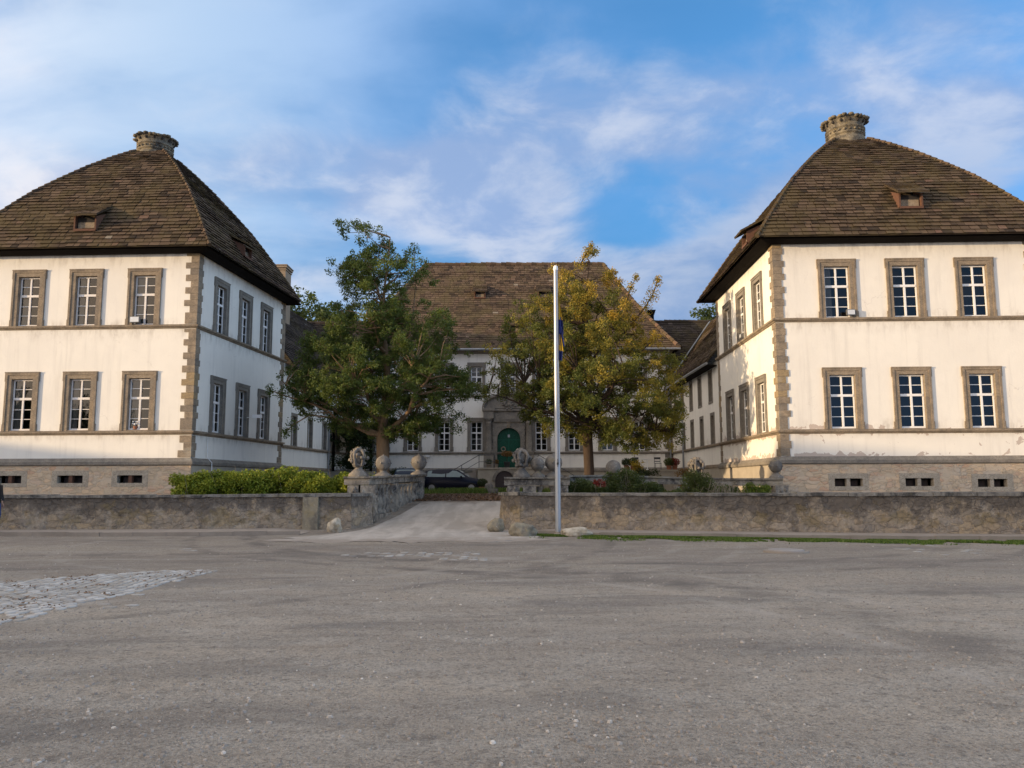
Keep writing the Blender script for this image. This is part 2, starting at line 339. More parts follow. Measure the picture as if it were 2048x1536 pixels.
def drivemat(T, tc):
    x, y, z = T.xyz(tc)
    n = T.noise(T.vmul(tc, (2.0, .35, 1)), .9, 6, .6, .5); f = T.noise(tc, 24, 5, .7); m = T.noise(tc, 1.1, 5)
    col = T.mix(T.ramp(n, .35, .68), (.42, .385, .345), (.58, .535, .485))
    col = T.mix(T.math('MULTIPLY', T.ramp(m, .5, .72), .45), col, (.34, .29, .245))
    col = T.mix(T.math('MULTIPLY', f, .28), col, (.24, .21, .18))
    # the apron wears off into the gravel of the square
    wr_ = T.ramp(T.math('ADD', y, T.math('MULTIPLY', T.math('SUBTRACT', T.noise(tc, 1.4, 7, .65), .5), 5.0)), 24.4, 22.9)
    col = T.mix(T.math('MULTIPLY', wr_, .9), col, T.mix(f, (.44, .38, .32), (.22, .19, .165)))
    # brown soil and leaf mould towards the courtyard
    col = T.mix(T.math('MULTIPLY', T.ramp(T.math('ADD', y, T.math('MULTIPLY', m, 3)), 36.6, 38.6), .92), col, T.mix(f, (.17, .105, .065), (.10, .075, .05)))
    return princ(T, col, .95, T.math('ADD', f, m), .5, .015, spec=.1)
def concrete(c=(.42, .36, .31)):
    def f(T, tc):
        n = T.noise(tc, 1.6, 6, .65); fi = T.noise(tc, 20, 4, .7)
        col = T.mix(n, tuple(k * .6 for k in c), tuple(k * 1.25 for k in c))
        col = T.mix(T.math('MULTIPLY', fi, .35), col, (.14, .13, .11))
        return princ(T, col, .93, fi, .5, .012, spec=.12)
    return f
def lichenstone(c=(.34, .31, .265), dk=(.07, .068, .066)):
    def f(T, tc):
        n = T.noise(T.vmul(tc, (1, 1, .7)), 2.6, 7, .68, .3); n2 = T.noise(tc, 13, 5, .7); g = T.noise(T.vadd(tc, (5, 5, 5)), 1.7, 5)
        nz = T.xyz(T.n('ShaderNodeNewGeometry').outputs['Normal'])[2]
        col = T.mix(T.ramp(n, .38, .66), c, dk)
        col = T.mix(T.math('MULTIPLY', T.ramp(g, .58, .7), .5), col, (.30, .24, .12))
        col = T.mix(T.math('MULTIPLY', T.ramp(n2, .58, .68), .5), col, (.50, .48, .44))
        return princ(T, col, .93, T.math('ADD', n, n2), .7, .03, spec=.1)
    return f
def glass(T, tc):
    fr = T.n('ShaderNodeFresnel', {'IOR': 1.5}).outputs[0]
    f = T.math('ADD', T.math('MULTIPLY', fr, 1.0), .035, clamp=True)
    wob = T.n('ShaderNodeBump', {'Height': T.noise(tc, 1.8, 2), 'Strength': .12, 'Distance': .03}).outputs[0]
    gl = T.n('ShaderNodeBsdfGlossy', {'Color': (.72, .70, .68), 'Roughness': .03, 'Normal': wob}).outputs[0]
    tr = T.n('ShaderNodeBsdfTransparent', {'Color': (.72, .76, .78)}).outputs[0]
    return T.n('ShaderNodeMixShader', {0: f, 1: tr, 2: gl}).outputs[0]
def grassmat(T, tc):
    a = attr(T)
    col = T.cramp(a, [(0, (.06, .10, .018)), (.5, (.12, .20, .035)), (1, (.24, .28, .08))])
    p = princ(T, col, .7, spec=.2); tl = T.n('ShaderNodeBsdfTranslucent', {'Color': col}).outputs[0]
    return T.n('ShaderNodeMixShader', {0: .3, 1: p, 2: tl}).outputs[0]

M = {}
M['plaster'] = mat('plaster', plaster()); M['plaster_worn'] = mat('plaster_worn', plaster(.75))
M['stone'] = mat('sandstone', sandstone())
M['stone_grey'] = mat('sandstone_grey', sandstone((.29, .265, .225), (.20, .185, .165), (.27, .22, .16)))
M['stone_pale'] = mat('sandstone_pale', sandstone((.50, .44, .35), (.38, .335, .27), (.46, .37, .27)))
M['rubble'] = mat('rubble', rubble([(.70, .56, .40), (.58, .47, .34), (.76, .56, .37), (.64, .54, .42), (.66, .42, .28)], 3.0, (.74, .62, .47), flat=2.2, bd=.035))
M['rubble_smooth'] = mat('basement_render', concrete((.48, .43, .35)))
M['wallstone'] = mat('wallstone', rubble([(.44, .365, .28), (.34, .285, .22), (.48, .37, .24), (.27, .235, .20), (.47, .39, .30)], 3.1, (.56, .48, .38), .85, 1.75, .035))
M['capstone'] = mat('capstone', lichenstone((.27, .25, .22)))
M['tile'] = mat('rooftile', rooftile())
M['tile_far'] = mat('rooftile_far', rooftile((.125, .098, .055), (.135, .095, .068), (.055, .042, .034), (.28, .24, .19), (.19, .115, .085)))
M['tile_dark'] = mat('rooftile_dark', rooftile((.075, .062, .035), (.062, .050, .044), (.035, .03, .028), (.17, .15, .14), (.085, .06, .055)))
M['wood_dark'] = mat('dark_wood', plain((.009, .007, .006), .9, .1))
M['gutter'] = mat('brown_gutter', plain((.045, .024, .017), .5, .3))
M['zinc'] = mat('zinc', plain((.30, .32, .34), .45, .5, .6))
M['white'] = mat('white_paint', plain((.86, .86, .85), .45, .4, 0, .04))
M['white_old'] = mat('old_white_paint', plain((.76, .73, .70), .6, .3, 0, .14, 9))
M['dark'] = mat('dark_room', plain((.045, .042, .042), .9, .1))
M['curtain'] = mat('curtain', plain((.22, .205, .185), .9, .1, 0, .12, 5))
M['glass'] = mat('window_glass', glass)
M['redwood'] = mat('red_brown_post', plain((.125, .068, .048), .85, .15, 0, .3, 9))
M['ball'] = mat('ballstone', lichenstone((.22, .20, .175), (.12, .115, .11)))
M['balu'] = mat('balustrade_stone', lichenstone((.36, .33, .28), (.085, .08, .078)))
M['boulder'] = mat('boulder', lichenstone((.33, .29, .21), (.17, .155, .13)))
M['boulder_pale'] = mat('boulder_pale', lichenstone((.58, .52, .42), (.30, .25, .18)))
M['finial'] = mat('finial_stone', lichenstone((.24, .21, .155), (.07, .066, .06)))
M['green'] = mat('green_door', plain((.004, .062, .038), .5, .3, 0, .18, 3))
M['green_lt'] = mat('green_door_relief', plain((.008, .115, .07), .5, .3))
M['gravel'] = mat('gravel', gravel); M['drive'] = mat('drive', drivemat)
M['concrete'] = mat('concrete', concrete()); M['kerb'] = mat('kerb', concrete((.36, .31, .26)))
def cobblemat(T, tc):
    a = attr(T); n = T.noise(tc, 7, 6, .7); big = T.noise(tc, .8, 4)
    col = T.cramp(a, [(0, (.36, .335, .305)), (.5, (.46, .44, .41)), (1, (.57, .55, .52))])
    col = T.mix(T.math('MULTIPLY', T.ramp(n, .45, .7), .55), col, (.24, .215, .185)); col = T.mix(T.math('MULTIPLY', T.ramp(big, .48, .66), .6), col, (.34, .30, .25))
    return princ(T, col, .8, n, .5, .01, spec=.25)
M['cobble'] = mat('cobble', cobblemat)
M['manhole'] = mat('manhole', concrete((.40, .37, .35)))
M['bark'] = mat('bark', bark((.24, .165, .10))); M['bark2'] = mat('bark_dark', bark((.075, .055, .042))); M['twig'] = mat('twig', bark((.30, .26, .20)))
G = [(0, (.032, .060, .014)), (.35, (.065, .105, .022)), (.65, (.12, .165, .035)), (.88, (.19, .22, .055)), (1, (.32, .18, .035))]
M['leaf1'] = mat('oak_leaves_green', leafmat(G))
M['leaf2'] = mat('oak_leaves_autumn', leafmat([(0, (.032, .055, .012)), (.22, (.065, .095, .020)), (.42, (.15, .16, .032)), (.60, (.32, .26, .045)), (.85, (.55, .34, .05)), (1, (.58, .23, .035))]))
M['leaf_far'] = mat('far_leaves', leafmat([(0, (.02, .04, .012)), (.6, (.06, .095, .03)), (1, (.10, .13, .04))]))
M['hedge'] = mat('hedge_leaves', leafmat([(0, (.04, .075, .008)), (.35, (.13, .19, .018)), (.7, (.30, .35, .035)), (1, (.52, .45, .08))], .3))
M['shrub'] = mat('shrub_leaves', leafmat([(0, (.028, .05, .012)), (.5, (.075, .105, .028)), (.9, (.16, .18, .05)), (1, (.26, .18, .08))], .3))
M['ivy'] = mat('ivy_leaves', leafmat([(0, (.010, .022, .007)), (.6, (.028, .05, .014)), (1, (.06, .085, .022))], .2))
M['yellowleaf'] = mat('yellow_leaves', leafmat([(0, (.28, .19, .02)), (1, (.60, .42, .04))]))
M['redleaf'] = mat('red_leaves', leafmat([(0, (.12, .012, .016)), (1, (.34, .03, .04))]))
M['rustleaf'] = mat('rust_leaves', leafmat([(0, (.10, .05, .015)), (1, (.32, .15, .04))]))
M['litter'] = mat('leaf_litter', leafmat([(0, (.09, .05, .03)), (.6, (.20, .11, .06)), (1, (.34, .21, .12))], .1))
M['grass'] = mat('grass', grassmat)
M['pebble'] = mat('pebble', lambda T, tc: princ(T, T.cramp(attr(T), [(0, (.22, .195, .17)), (.5, (.42, .37, .32)), (1, (.74, .68, .60))]), .9, spec=.15))
M['alu'] = mat('aluminium', plain((.42, .44, .47), .42, .5, .6, .10, 3))
M['yellow'] = mat('yellow_cloth', plain((.62, .43, .05), .85)); M['blue'] = mat('blue_cloth', plain((.02, .035, .17), .85))
M['carpaint'] = mat('navy_car_paint', plain((.006, .008, .022), .3, .25, 0, .05)); M['carpaint2'] = mat('blue_car_paint', plain((.012, .03, .065), .3, .3, 0, .05))
M['carglass'] = mat('car_glass', plain((.20, .26, .27), .12, .5)); M['tyre'] = mat('tyre', plain((.015, .015, .015), .8)); M['rim'] = mat('rim', plain((.25, .26, .28), .35, .5, .5))
M['lamp_red'] = mat('tail_lamp', plain((.35, .02, .02), .25, .6)); M['lamp_clear'] = mat('head_lamp', plain((.65, .68, .7), .15, .8))
M['jacket'] = mat('black_jacket', plain((.012, .012, .014), .6, .3, 0, .3)); M['jeans'] = mat('blue_jeans', plain((.025, .06, .20), .8, .2, 0, .3, 20)); M['skin'] = mat('skin', plain((.45, .27, .19), .6)); M['hair'] = mat('hair', plain((.02, .014, .01), .6)); M['shoe'] = mat('shoe', plain((.02, .02, .02), .5))
M['iron'] = mat('iron', plain((.05, .055, .06), .5, .4, .4)); M['lamp'] = mat('floodlight_glass', plain((.62, .66, .70), .2, .7)); M['grey_metal'] = mat('grey_metal', plain((.16, .165, .17), .45, .5, .3))
M['clay'] = mat('terracotta', plain((.30, .13, .075), .85)); M['cellar'] = mat('cellar_door', plain((.055, .045, .045), .8, .2, 0, .4, 12))
M['brickc'] = mat('chimney_render', concrete((.36, .28, .20)))

# ================================================================ GROUND
def gz(x, y):
    t = min(1, max(0, (y - 26.0) / 15.0)); return 1.0 * t * t * (3 - 2 * t) if y > 26 else 0.0
def build_ground():
    xs = [-600, -200, -80, -50] + [i * 1.0 for i in range(-36, 37)] + [50, 80, 200, 600]
    ys = [-600, -150, -60, -20] + [i * 1.0 for i in range(-8, 66)] + [80, 120, 300, 900]
    mb = MB(); vs = []
    for y in ys:
        for x in xs:
            z = gz(x, y)
            if y < 24: z += .035 * noise.noise(Vector((x * .3, y * .3, 0)))
            vs.append((x, y, z - .01))
    n = len(xs)
    mb.add(vs, [(j * n + i, j * n + i + 1, (j + 1) * n + i + 1, (j + 1) * n + i) for j in range(len(ys) - 1) for i in range(n - 1)], smooth=True)
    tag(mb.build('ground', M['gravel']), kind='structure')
    # pale drive fanning out of the gate
    mb = MB(); L, Rr = [], []
    rows = [(22.4, -6.4, .6), (23.0, -7.3, .9), (23.8, -6.6, .85), (25, -6.0, .6), (26.5, -5.4, .1), (28, -4.9, -.35), (30, -4.7, -.2), (32, -4.4, .0), (34, -4.2, .3), (36, -4, .6), (38, -4, 1.2), (40, -4.5, 2.2), (43, -7.5, 5.5), (47, -10, 9)]
    yy = np.arange(22.4, 46.9, .22)
    vs = []; K = 40
    for y in yy:
        a = np.interp(y, [r[0] for r in rows], [r[1] for r in rows]); b = np.interp(y, [r[0] for r in rows], [r[2] for r in rows])
        if y < 25.2: a += 1.5 * noise.noise(Vector((y * 2.7, 1, 0))) * min(1, (25.2 - y)); b += .9 * noise.noise(Vector((y * 2.9, 7, 0))) * min(1, 25.2 - y)
        for k in range(K + 1):
            x = a + (b - a) * k / K; g = gz(x, y)
            if y < 24: g += .035 * noise.noise(Vector((x * .3, y * .3, 0)))
            yo = y + ((.7 * noise.noise(Vector((x * .9, 3, 0))) + .35 * noise.noise(Vector((x * 3.1, 5, 0)))) * max(0, 1 - (y - 22.4) / 1.2))
            vs.append((x, yo, g - .004 + .02 * max(0, min(1, (y - 22.4) / 2.5))))
    n = K + 1
    mb.add(vs, [(j * n + i, j * n + i + 1, (j + 1) * n + i + 1, (j + 1) * n + i) for j in range(len(yy) - 1) for i in range(K)], smooth=True)
    tag(mb.build('driveway', M['drive']), kind='structure')
build_ground()
def groundz(x, y):
    return gz(x, y) + (.035 * noise.noise(Vector((x * .3, y * .3, 0))) if y < 24 else 0)

def px_line(pts, z): return [atZ(x, y, z) for x, y in pts]
WL = px_line([(0, 1059), (200, 1058.5), (400, 1057.5), (630, 1055)], .1)
WL = [WL[0] + (WL[0] - WL[1]) * 1.5] + WL + [Vector((-5.55, 28.0, .25)), Vector((-5.05, 29.3, .3))]
WR = [Vector((-.42, 29.2, .3)), Vector((-.38, 28.2, .2)), Vector((-.2, 27.4, .15)), Vector((.25, 26.85, .1))] + px_line([(1113, 1057), (1200, 1059), (1400, 1061.5), (1700, 1065), (2048, 1068)], .1)
WR += [WR[-1] + (WR[-1] - WR[-2]) * 1.2]
KL = px_line([(0, 1065), (200, 1065), (400, 1064.3), (600, 1062)], .11); KL = [KL[0] + (KL[0] - KL[1]) * 1.5] + KL
KR = px_line([(1060, 1061.5), (1200, 1065), (1400, 1067.5), (1700, 1071), (2048, 1074)], .11); KR += [KR[-1] + (KR[-1] - KR[-2]) * 1.2]

def densify(pts, step):
    out = []
    for a, b in zip(pts[:-1], pts[1:]):
        n = max(1, int((b - a).length / step)); out += [a.lerp(b, i / n) for i in range(n)]
    return out + [pts[-1]]
def pavement(name, K, W, wm):
    mb = MB(); n = 24
    def at(L, t):
        d = [0]
        for a, b in zip(L[:-1], L[1:]): d.append(d[-1] + (b - a).length)
        s = t * d[-1]; i = max(k for k in range(len(d) - 1) if d[k] <= s + 1e-6); return L[i].lerp(L[i + 1], (s - d[i]) / max(1e-6, d[i + 1] - d[i]))
    A = [at(K, i / n) for i in range(n + 1)]; B = [at(W, i / n) + Vector((0, .25, 0)) for i in range(n + 1)]
    hz = [.10 * min(1, (n - i + .15) / 2) if name == 'pavement' and K is KL else .10 * min(1, (i + .3) / 1.5) for i in range(n + 1)]
    vs = [(p.x, p.y, hz[i]) for i, p in enumerate(A)] + [(p.x, p.y, hz[i]) for i, p in enumerate(B)] + [(p.x, p.y - .01, -.05) for p in A]
    m = n + 1
    mb.add(vs, [(i, i + 1, m + i + 1, m + i) for i in range(n)] + [(2 * m + i, 2 * m + i + 1, i + 1, i) for i in range(n)])
    tag(mb.build(name, M['concrete']), kind='structure')
pavement('pavement', KL, WL[:-2], 0); pavement('pavement', KR, WR[3:], 0)
def kerb(K, seed):
    rnd = random.Random(seed); P = densify(K, .95); mb = MB()
    for a, b in zip(P[:-1], P[1:]):
        d = (b - a).normalized(); nrm = Vector((d.y, -d.x, 0)); h = .115 + rnd.uniform(-.012, .012); o = rnd.uniform(-.012, .012)
        p = [a + d * .008 + nrm * (.02 + o), b - d * .008 + nrm * (.02 + o), b - d * .008 - nrm * .13, a + d * .008 - nrm * .13]
        mb.prism([(q.x, q.y) for q in p], -.06, h, tone=rnd.random())
    tag(mb.build('kerb', M['kerb']), kind='structure')
kerb(KL, 1); kerb(KR, 2)

# ================================================================ BOUNDARY WALLS
def boundary_wall(pts, top, label, seed, th=.42, pil=None):
    root = thing('boundary_wall', (0, 0, 0), label, 'wall')
    P = densify(pts, .12); n = len(P); rows = 11; mb = MB()
    nr = []
    for i in range(n):
        d = (P[min(i + 1, n - 1)] - P[max(i - 1, 0)]).normalized(); nr.append(Vector((d.y, -d.x, 0)))
    vs = []
    for i, p in enumerate(P):
        for k in range(rows + 1):
            z = -.15 + (top - .02 + .15) * k / rows
            q = Vector((p.x, p.y, z)); dsp = .035 * noise.noise(q * 3.1 + Vector((seed, 0, 0))) + .022 * noise.noise(q * 8.0)
            q = q + nr[i] * (dsp + .05 * (1 - k / rows)); vs.append(q)
    m = rows + 1
    fs = [(i * m + k, (i + 1) * m + k, (i + 1) * m + k + 1, i * m + k + 1) for i in range(n - 1) for k in range(rows)]
    o = len(vs); vs += [p - nr[i] * th + Vector((0, 0, -.15 - p.z)) for i, p in enumerate(P)] + [Vector((p.x, p.y, top - .02)) - nr[i] * th for i, p in enumerate(P)]
    fs += [(o + i + 1, o + i, o + n + i, o + n + i + 1) for i in range(n - 1)]
    for i in (0, n - 1): fs.append((i * m, i * m + rows, o + n + i, o + i) if i == 0 else (i * m + rows, i * m, o + i, o + n + i))
    mb.add(vs, fs, smooth=False)
    mb.build('masonry', M['wallstone'], root)
    rnd = random.Random(seed); cb = MB(); Q = densify(pts, 1.15)
    for a, b in zip(Q[:-1], Q[1:]):
        d = (b - a).normalized(); nn = Vector((d.y, -d.x, 0)); L = (b - a).length
        h = rnd.uniform(-.022, .018); o1 = .07 + rnd.uniform(-.03, .03)
        K = 6; vs = []
        for k in range(K + 1):
            t = .006 + (L - .012) * k / K; c = a + d * t; e = .030 * noise.noise(Vector((c.x * 4, c.y * 4, seed)))
            f, g = c + nn * (o1 + e), c - nn * (th + .05)
            vs += [(f.x, f.y, top - .02 + e), (f.x, f.y, top + .075 + h + e), (g.x, g.y, top + .085 + h), (g.x, g.y, top - .02)]
        fs = [(4 * k + j, 4 * k + 4 + j, 4 * k + 4 + (j + 1) % 4, 4 * k + (j + 1) % 4) for k in range(K) for j in range(4)] + [(3, 2, 1, 0), (4 * K, 4 * K + 1, 4 * K + 2, 4 * K + 3)]
        cb.add(vs, fs, tone=rnd.random())
    cb.build('coping', M['capstone'], root)
    if pil:
        pb = MB(); c = pil; pb.box(c.x - .26, c.x + .26, c.y - .14, c.y + .3, -.1, top - .03); pb.build('pillar', M['boulder'], root)
    return root
boundary_wall(WL, 1.16, 'long stained rubble wall below the hedge and the left tower', 3, pil=WL[-3] + Vector((-.15, 0, 0)))
boundary_wall(WR, 1.19, 'long lichen-stained rubble wall behind the flagpole, below the right tower', 8)

# ================================================================ BUILDINGS
def face_frame(P0, P1):
    a, b = Vector((P0[0], P0[1], 0)), Vector((P1[0], P1[1], 0)); d = (b - a).normalized(); return a, d, Vector((d.y, -d.x, 0)), (b - a).length
def wall_face(mb, P0, P1, z0, z1, holes=(), m=0, off=0.0):
    a, d, n, L = face_frame(P0, P1); a = a + n * off
    us = sorted({0, L} | {h[0] for h in holes} | {h[1] for h in holes}); zs = sorted({z0, z1} | {h[2] for h in holes} | {h[3] for h in holes})
    for i in range(len(us) - 1):
        for k in range(len(zs) - 1):
            uc, zc = (us[i] + us[i + 1]) / 2, (zs[k] + zs[k + 1]) / 2
            if any(h[0] < uc < h[1] and h[2] < zc < h[3] for h in holes): continue
            q = [a + d * us[i] + Vector((0, 0, zs[k])), a + d * us[i + 1] + Vector((0, 0, zs[k])), a + d * us[i + 1] + Vector((0, 0, zs[k + 1])), a + d * us[i] + Vector((0, 0, zs[k + 1]))]
            mb.add(q, [(0, 1, 2, 3)], m)
WIN = {}
def make_window(W, H, band, depth, style, stone, seed):
    """W,H outer size of the stone surround; origin bottom centre on the wall plane, outward = -Y"""
    rnd = random.Random(seed); w2 = W / 2; iw = w2 - band; ih = H - band
    sb = MB()
    def tn(): return rnd.uniform(.1, .8)
    if style != 'small':
        ear = .035
        for sg in (-1, 1):
            x0, x1 = sorted((sg * w2, sg * (w2 - .09))); sb.box(x0, x1, -.075, .05, .0, H - .003, tone=tn())
            x0, x1 = sorted((sg * (w2 - .09), sg * iw)); sb.box(x0, x1, -.045, .05, .0, H * .52, tone=tn()); sb.box(x0, x1, -.047, .05, H * .52 + .006, ih, tone=tn())
            x0, x1 = sorted((sg * (w2 + ear), sg * w2)); sb.box(x0, x1, -.06, .04, H - .36, H - .004, tone=tn()); sb.box(x0, x1, -.06, .04, .0, .30, tone=tn())
            x0, x1 = sorted((sg * iw, sg * (iw + .02))); sb.box(x0, x1, .05, depth + .12, 0, ih + .02, tone=.55)
        sb.box(-w2 - ear, w2 + ear, -.085, .05, H, H + .05, tone=tn()); sb.box(-w2 + .09, w2 - .09, -.045, .05, ih, H - .09, tone=tn()); sb.box(-w2 + .09, w2 - .09, -.072, .05, H - .09, H - .002, tone=tn())
        sb.box(-iw, iw, .05, depth + .12, ih, ih + .02, tone=.3); sb.box(-iw, iw, -.03, depth + .12, -.01, .03, tone=.4)
    else:
        for sg in (-1, 1):
            x0, x1 = sorted((sg * w2, sg * iw)); sb.box(x0, x1, -.02, depth + .1, 0.0, ih, tone=tn())
        sb.box(-w2, w2, -.022, depth + .1, ih, H, tone=tn()); sb.box(-w2, w2, -.03, depth + .1, -band * .8, 0.0, tone=tn())
    # dark room behind
    y0, y1 = depth + .12, depth + 1.0
    vs = [(-iw - .02, y0, 0), (iw + .02, y0, 0), (iw + .02, y0, ih + .02), (-iw - .02, y0, ih + .02), (-iw - .3, y1, -.1), (iw + .3, y1, -.1), (iw + .3, y1, ih + .1), (-iw - .3, y1, ih + .1)]
    sb.add(vs, [(4, 5, 6, 7), (0, 1, 5, 4), (1, 2, 6, 5), (2, 3, 7, 6), (3, 0, 4, 7)], 1)
    fb = MB(); y0, y1 = depth, depth + .06; f = .055; zb = .035 if style != 'small' else .02
    zt = ih - .012; tz = zb + (zt - zb) * .62; a, b = -iw + .012, iw - .012
    fb.box(a, a + f, y0, y1, zb, zt); fb.box(b - f, b, y0, y1, zb, zt); fb.box(a + f, b - f, y0, y1, zb, zb + f + .02); fb.box(a + f, b - f, y0, y1, zt - f, zt)
    th = .05 if style != 'small' else .035
    fb.box(a + f, b - f, y0 - .02, y1, tz - th, tz + th); fb.box(-.04, .04, y0 - .01, y1, zb + f + .02, tz - th); fb.box(-.035, .035, y0 - .005, y1, tz + th, zt - f)
    for (z0, z1, k) in ((zb + f + .02, tz - th, 3), (tz + th, zt - f, 2)):
        for j in range(1, k):
            z = z0 + (z1 - z0) * j / k
            fb.box(a + f, -.041, y0 + .015, y1 - .01, z - .014, z + .014); fb.box(.041, b - f, y0 + .015, y1 - .01, z - .014, z + .014)
    gb = MB()
    for (x0, x1) in ((a + f, -.036), (.036, b - f)):
        for (z0, z1) in ((zb + f + .02, tz - th), (tz + th, zt - f)):
            t1, t2 = rnd.uniform(-.004, .004), rnd.uniform(-.004, .004)
            gb.add([(x0, y0 + .035 + t1, z0), (x1, y0 + .035 - t1, z0), (x1, y0 + .035 - t2, z1), (x0, y0 + .035 + t2, z1)], [(0, 1, 2, 3)])
    return sb, fb, gb, iw, ih, y1
def window(parent, face, u, z, W, H, band=.25, depth=.24, style='big', stone='stone', curtain=None, old=False, label=None):
    key = (round(W, 2), round(H, 2), band, depth, style, stone, old, random.randint(0, 2))
    if key not in WIN:
        sb, fb, gb, iw, ih, y1 = make_window(W, H, band, depth, style, stone, hash(key[:3]) % 97 + key[-1])
        w_ = sb.build('window', [M[stone], M['dark']]); s_ = fb.build('sash', M['white_old' if old else 'white']); g_ = gb.build('pane', M['glass'])
        WIN[key] = (w_.data, s_.data, g_.data, iw, ih, y1)
        for o in (w_, s_, g_): bpy.data.objects.remove(o)
    wd, sd, gd, iw, ih, y1 = WIN[key]
    a, d, n, L = face_frame(*face)
    wo = bpy.data.objects.new('window', wd); COL.objects.link(wo); wo.parent = parent
    p = a + d * u; wo.location = (p.x, p.y, z); wo.rotation_euler = (0, 0, math.atan2(d.y, d.x))
    if label: wo['label'] = label
    for nm, dt in (('sash', sd), ('pane', gd)):
        o = bpy.data.objects.new(nm, dt); COL.objects.link(o); o.parent = wo
    if curtain:
        cb = MB(); K = 10
        for (x0, x1, zb_, zt_) in curtain:
            x0, x1 = x0 * iw, x1 * iw; vs = []
            for k in range(K + 1):
                x = x0 + (x1 - x0) * k / K; yy = y1 + .05 + .02 * math.sin(k * 2.4); vs += [(x, yy, zb_ * ih + .02), (x, yy, zt_ * ih - .02)]
            cb.add(vs, [(2 * k, 2 * k + 2, 2 * k + 3, 2 * k + 1) for k in range(K)], smooth=True)
        cb.build('curtain', M['curtain'], wo)
    return (u - (W / 2 - band), u + (W / 2 - band), z, z + H - band) if style != 'small' else (u - W / 2 + band * .5, u + W / 2 - band * .5, z, z + H - band * .5)

def offset_poly(poly, off):
    n = len(poly); out = []
    for i in range(n):
        p0, p, p1 = Vector(poly[i - 1]), Vector(poly[i]), Vector(poly[(i + 1) % n])
        d0, d1 = (p - p0).normalized(), (p1 - p).normalized(); n0, n1 = Vector((d0.y, -d0.x)), Vector((d1.y, -d1.x))
        b = (n0 + n1); b = b / max(.3, (1 + n0.dot(n1))); out.append(p + b * off)
    return out
def ring(mb, poly, prof, m=0, closed=True, tone=.4):      # poly ccw?: walking with outside on the right
    loops = [[(*q, z) for q in offset_poly(poly, o)] for o, z in prof]; n = len(poly)
    vs = [v for lp in loops for v in lp]; fs = []
    for j in range(len(prof) - 1):
        for i in range(n if closed else n - 1): fs.append((j * n + i, j * n + (i + 1) % n, (j + 1) * n + (i + 1) % n, (j + 1) * n + i))
    mb.add(vs, fs, m, tone)
def quoins(mb, fA, fB, z0, z1, h=.285, p=.03, seed=0, first=.5, lens=(.52, .33)):
    """corner where face A ends and face B begins"""
    rnd = random.Random(seed); c = Vector((fA[1][0], fA[1][1], 0)); _, dA, nA, _ = face_frame(*fA); _, dB, nB, _ = face_frame(*fB)
    z = z0; k = 0
    while z < z1 - .05:
        hh = first if k == 0 and first else h * rnd.uniform(.94, 1.06)
        zt = min(z + hh, z1); la, lb = (lens[0], lens[1]) if k % 2 == 0 else (lens[1], lens[0] * .8)
        la *= rnd.uniform(.92, 1.08); lb *= rnd.uniform(.92, 1.08); q = p + rnd.uniform(-.006, .008)
        pts = [c - dA * la + nA * q, c + nA * q + nB * q, c + dB * lb + nB * q, c + dB * lb - nB * .05, c - nA * .05 - nB * .05, c - dA * la - nA * .05]
        t = rnd.random(); t = .9 if t > .82 else t * .7
        mb.prism([(v.x, v.y) for v in pts], z + .006, zt - .006, tone=t)
        # chamfer line: slightly proud face centre
        z = zt; k += 1

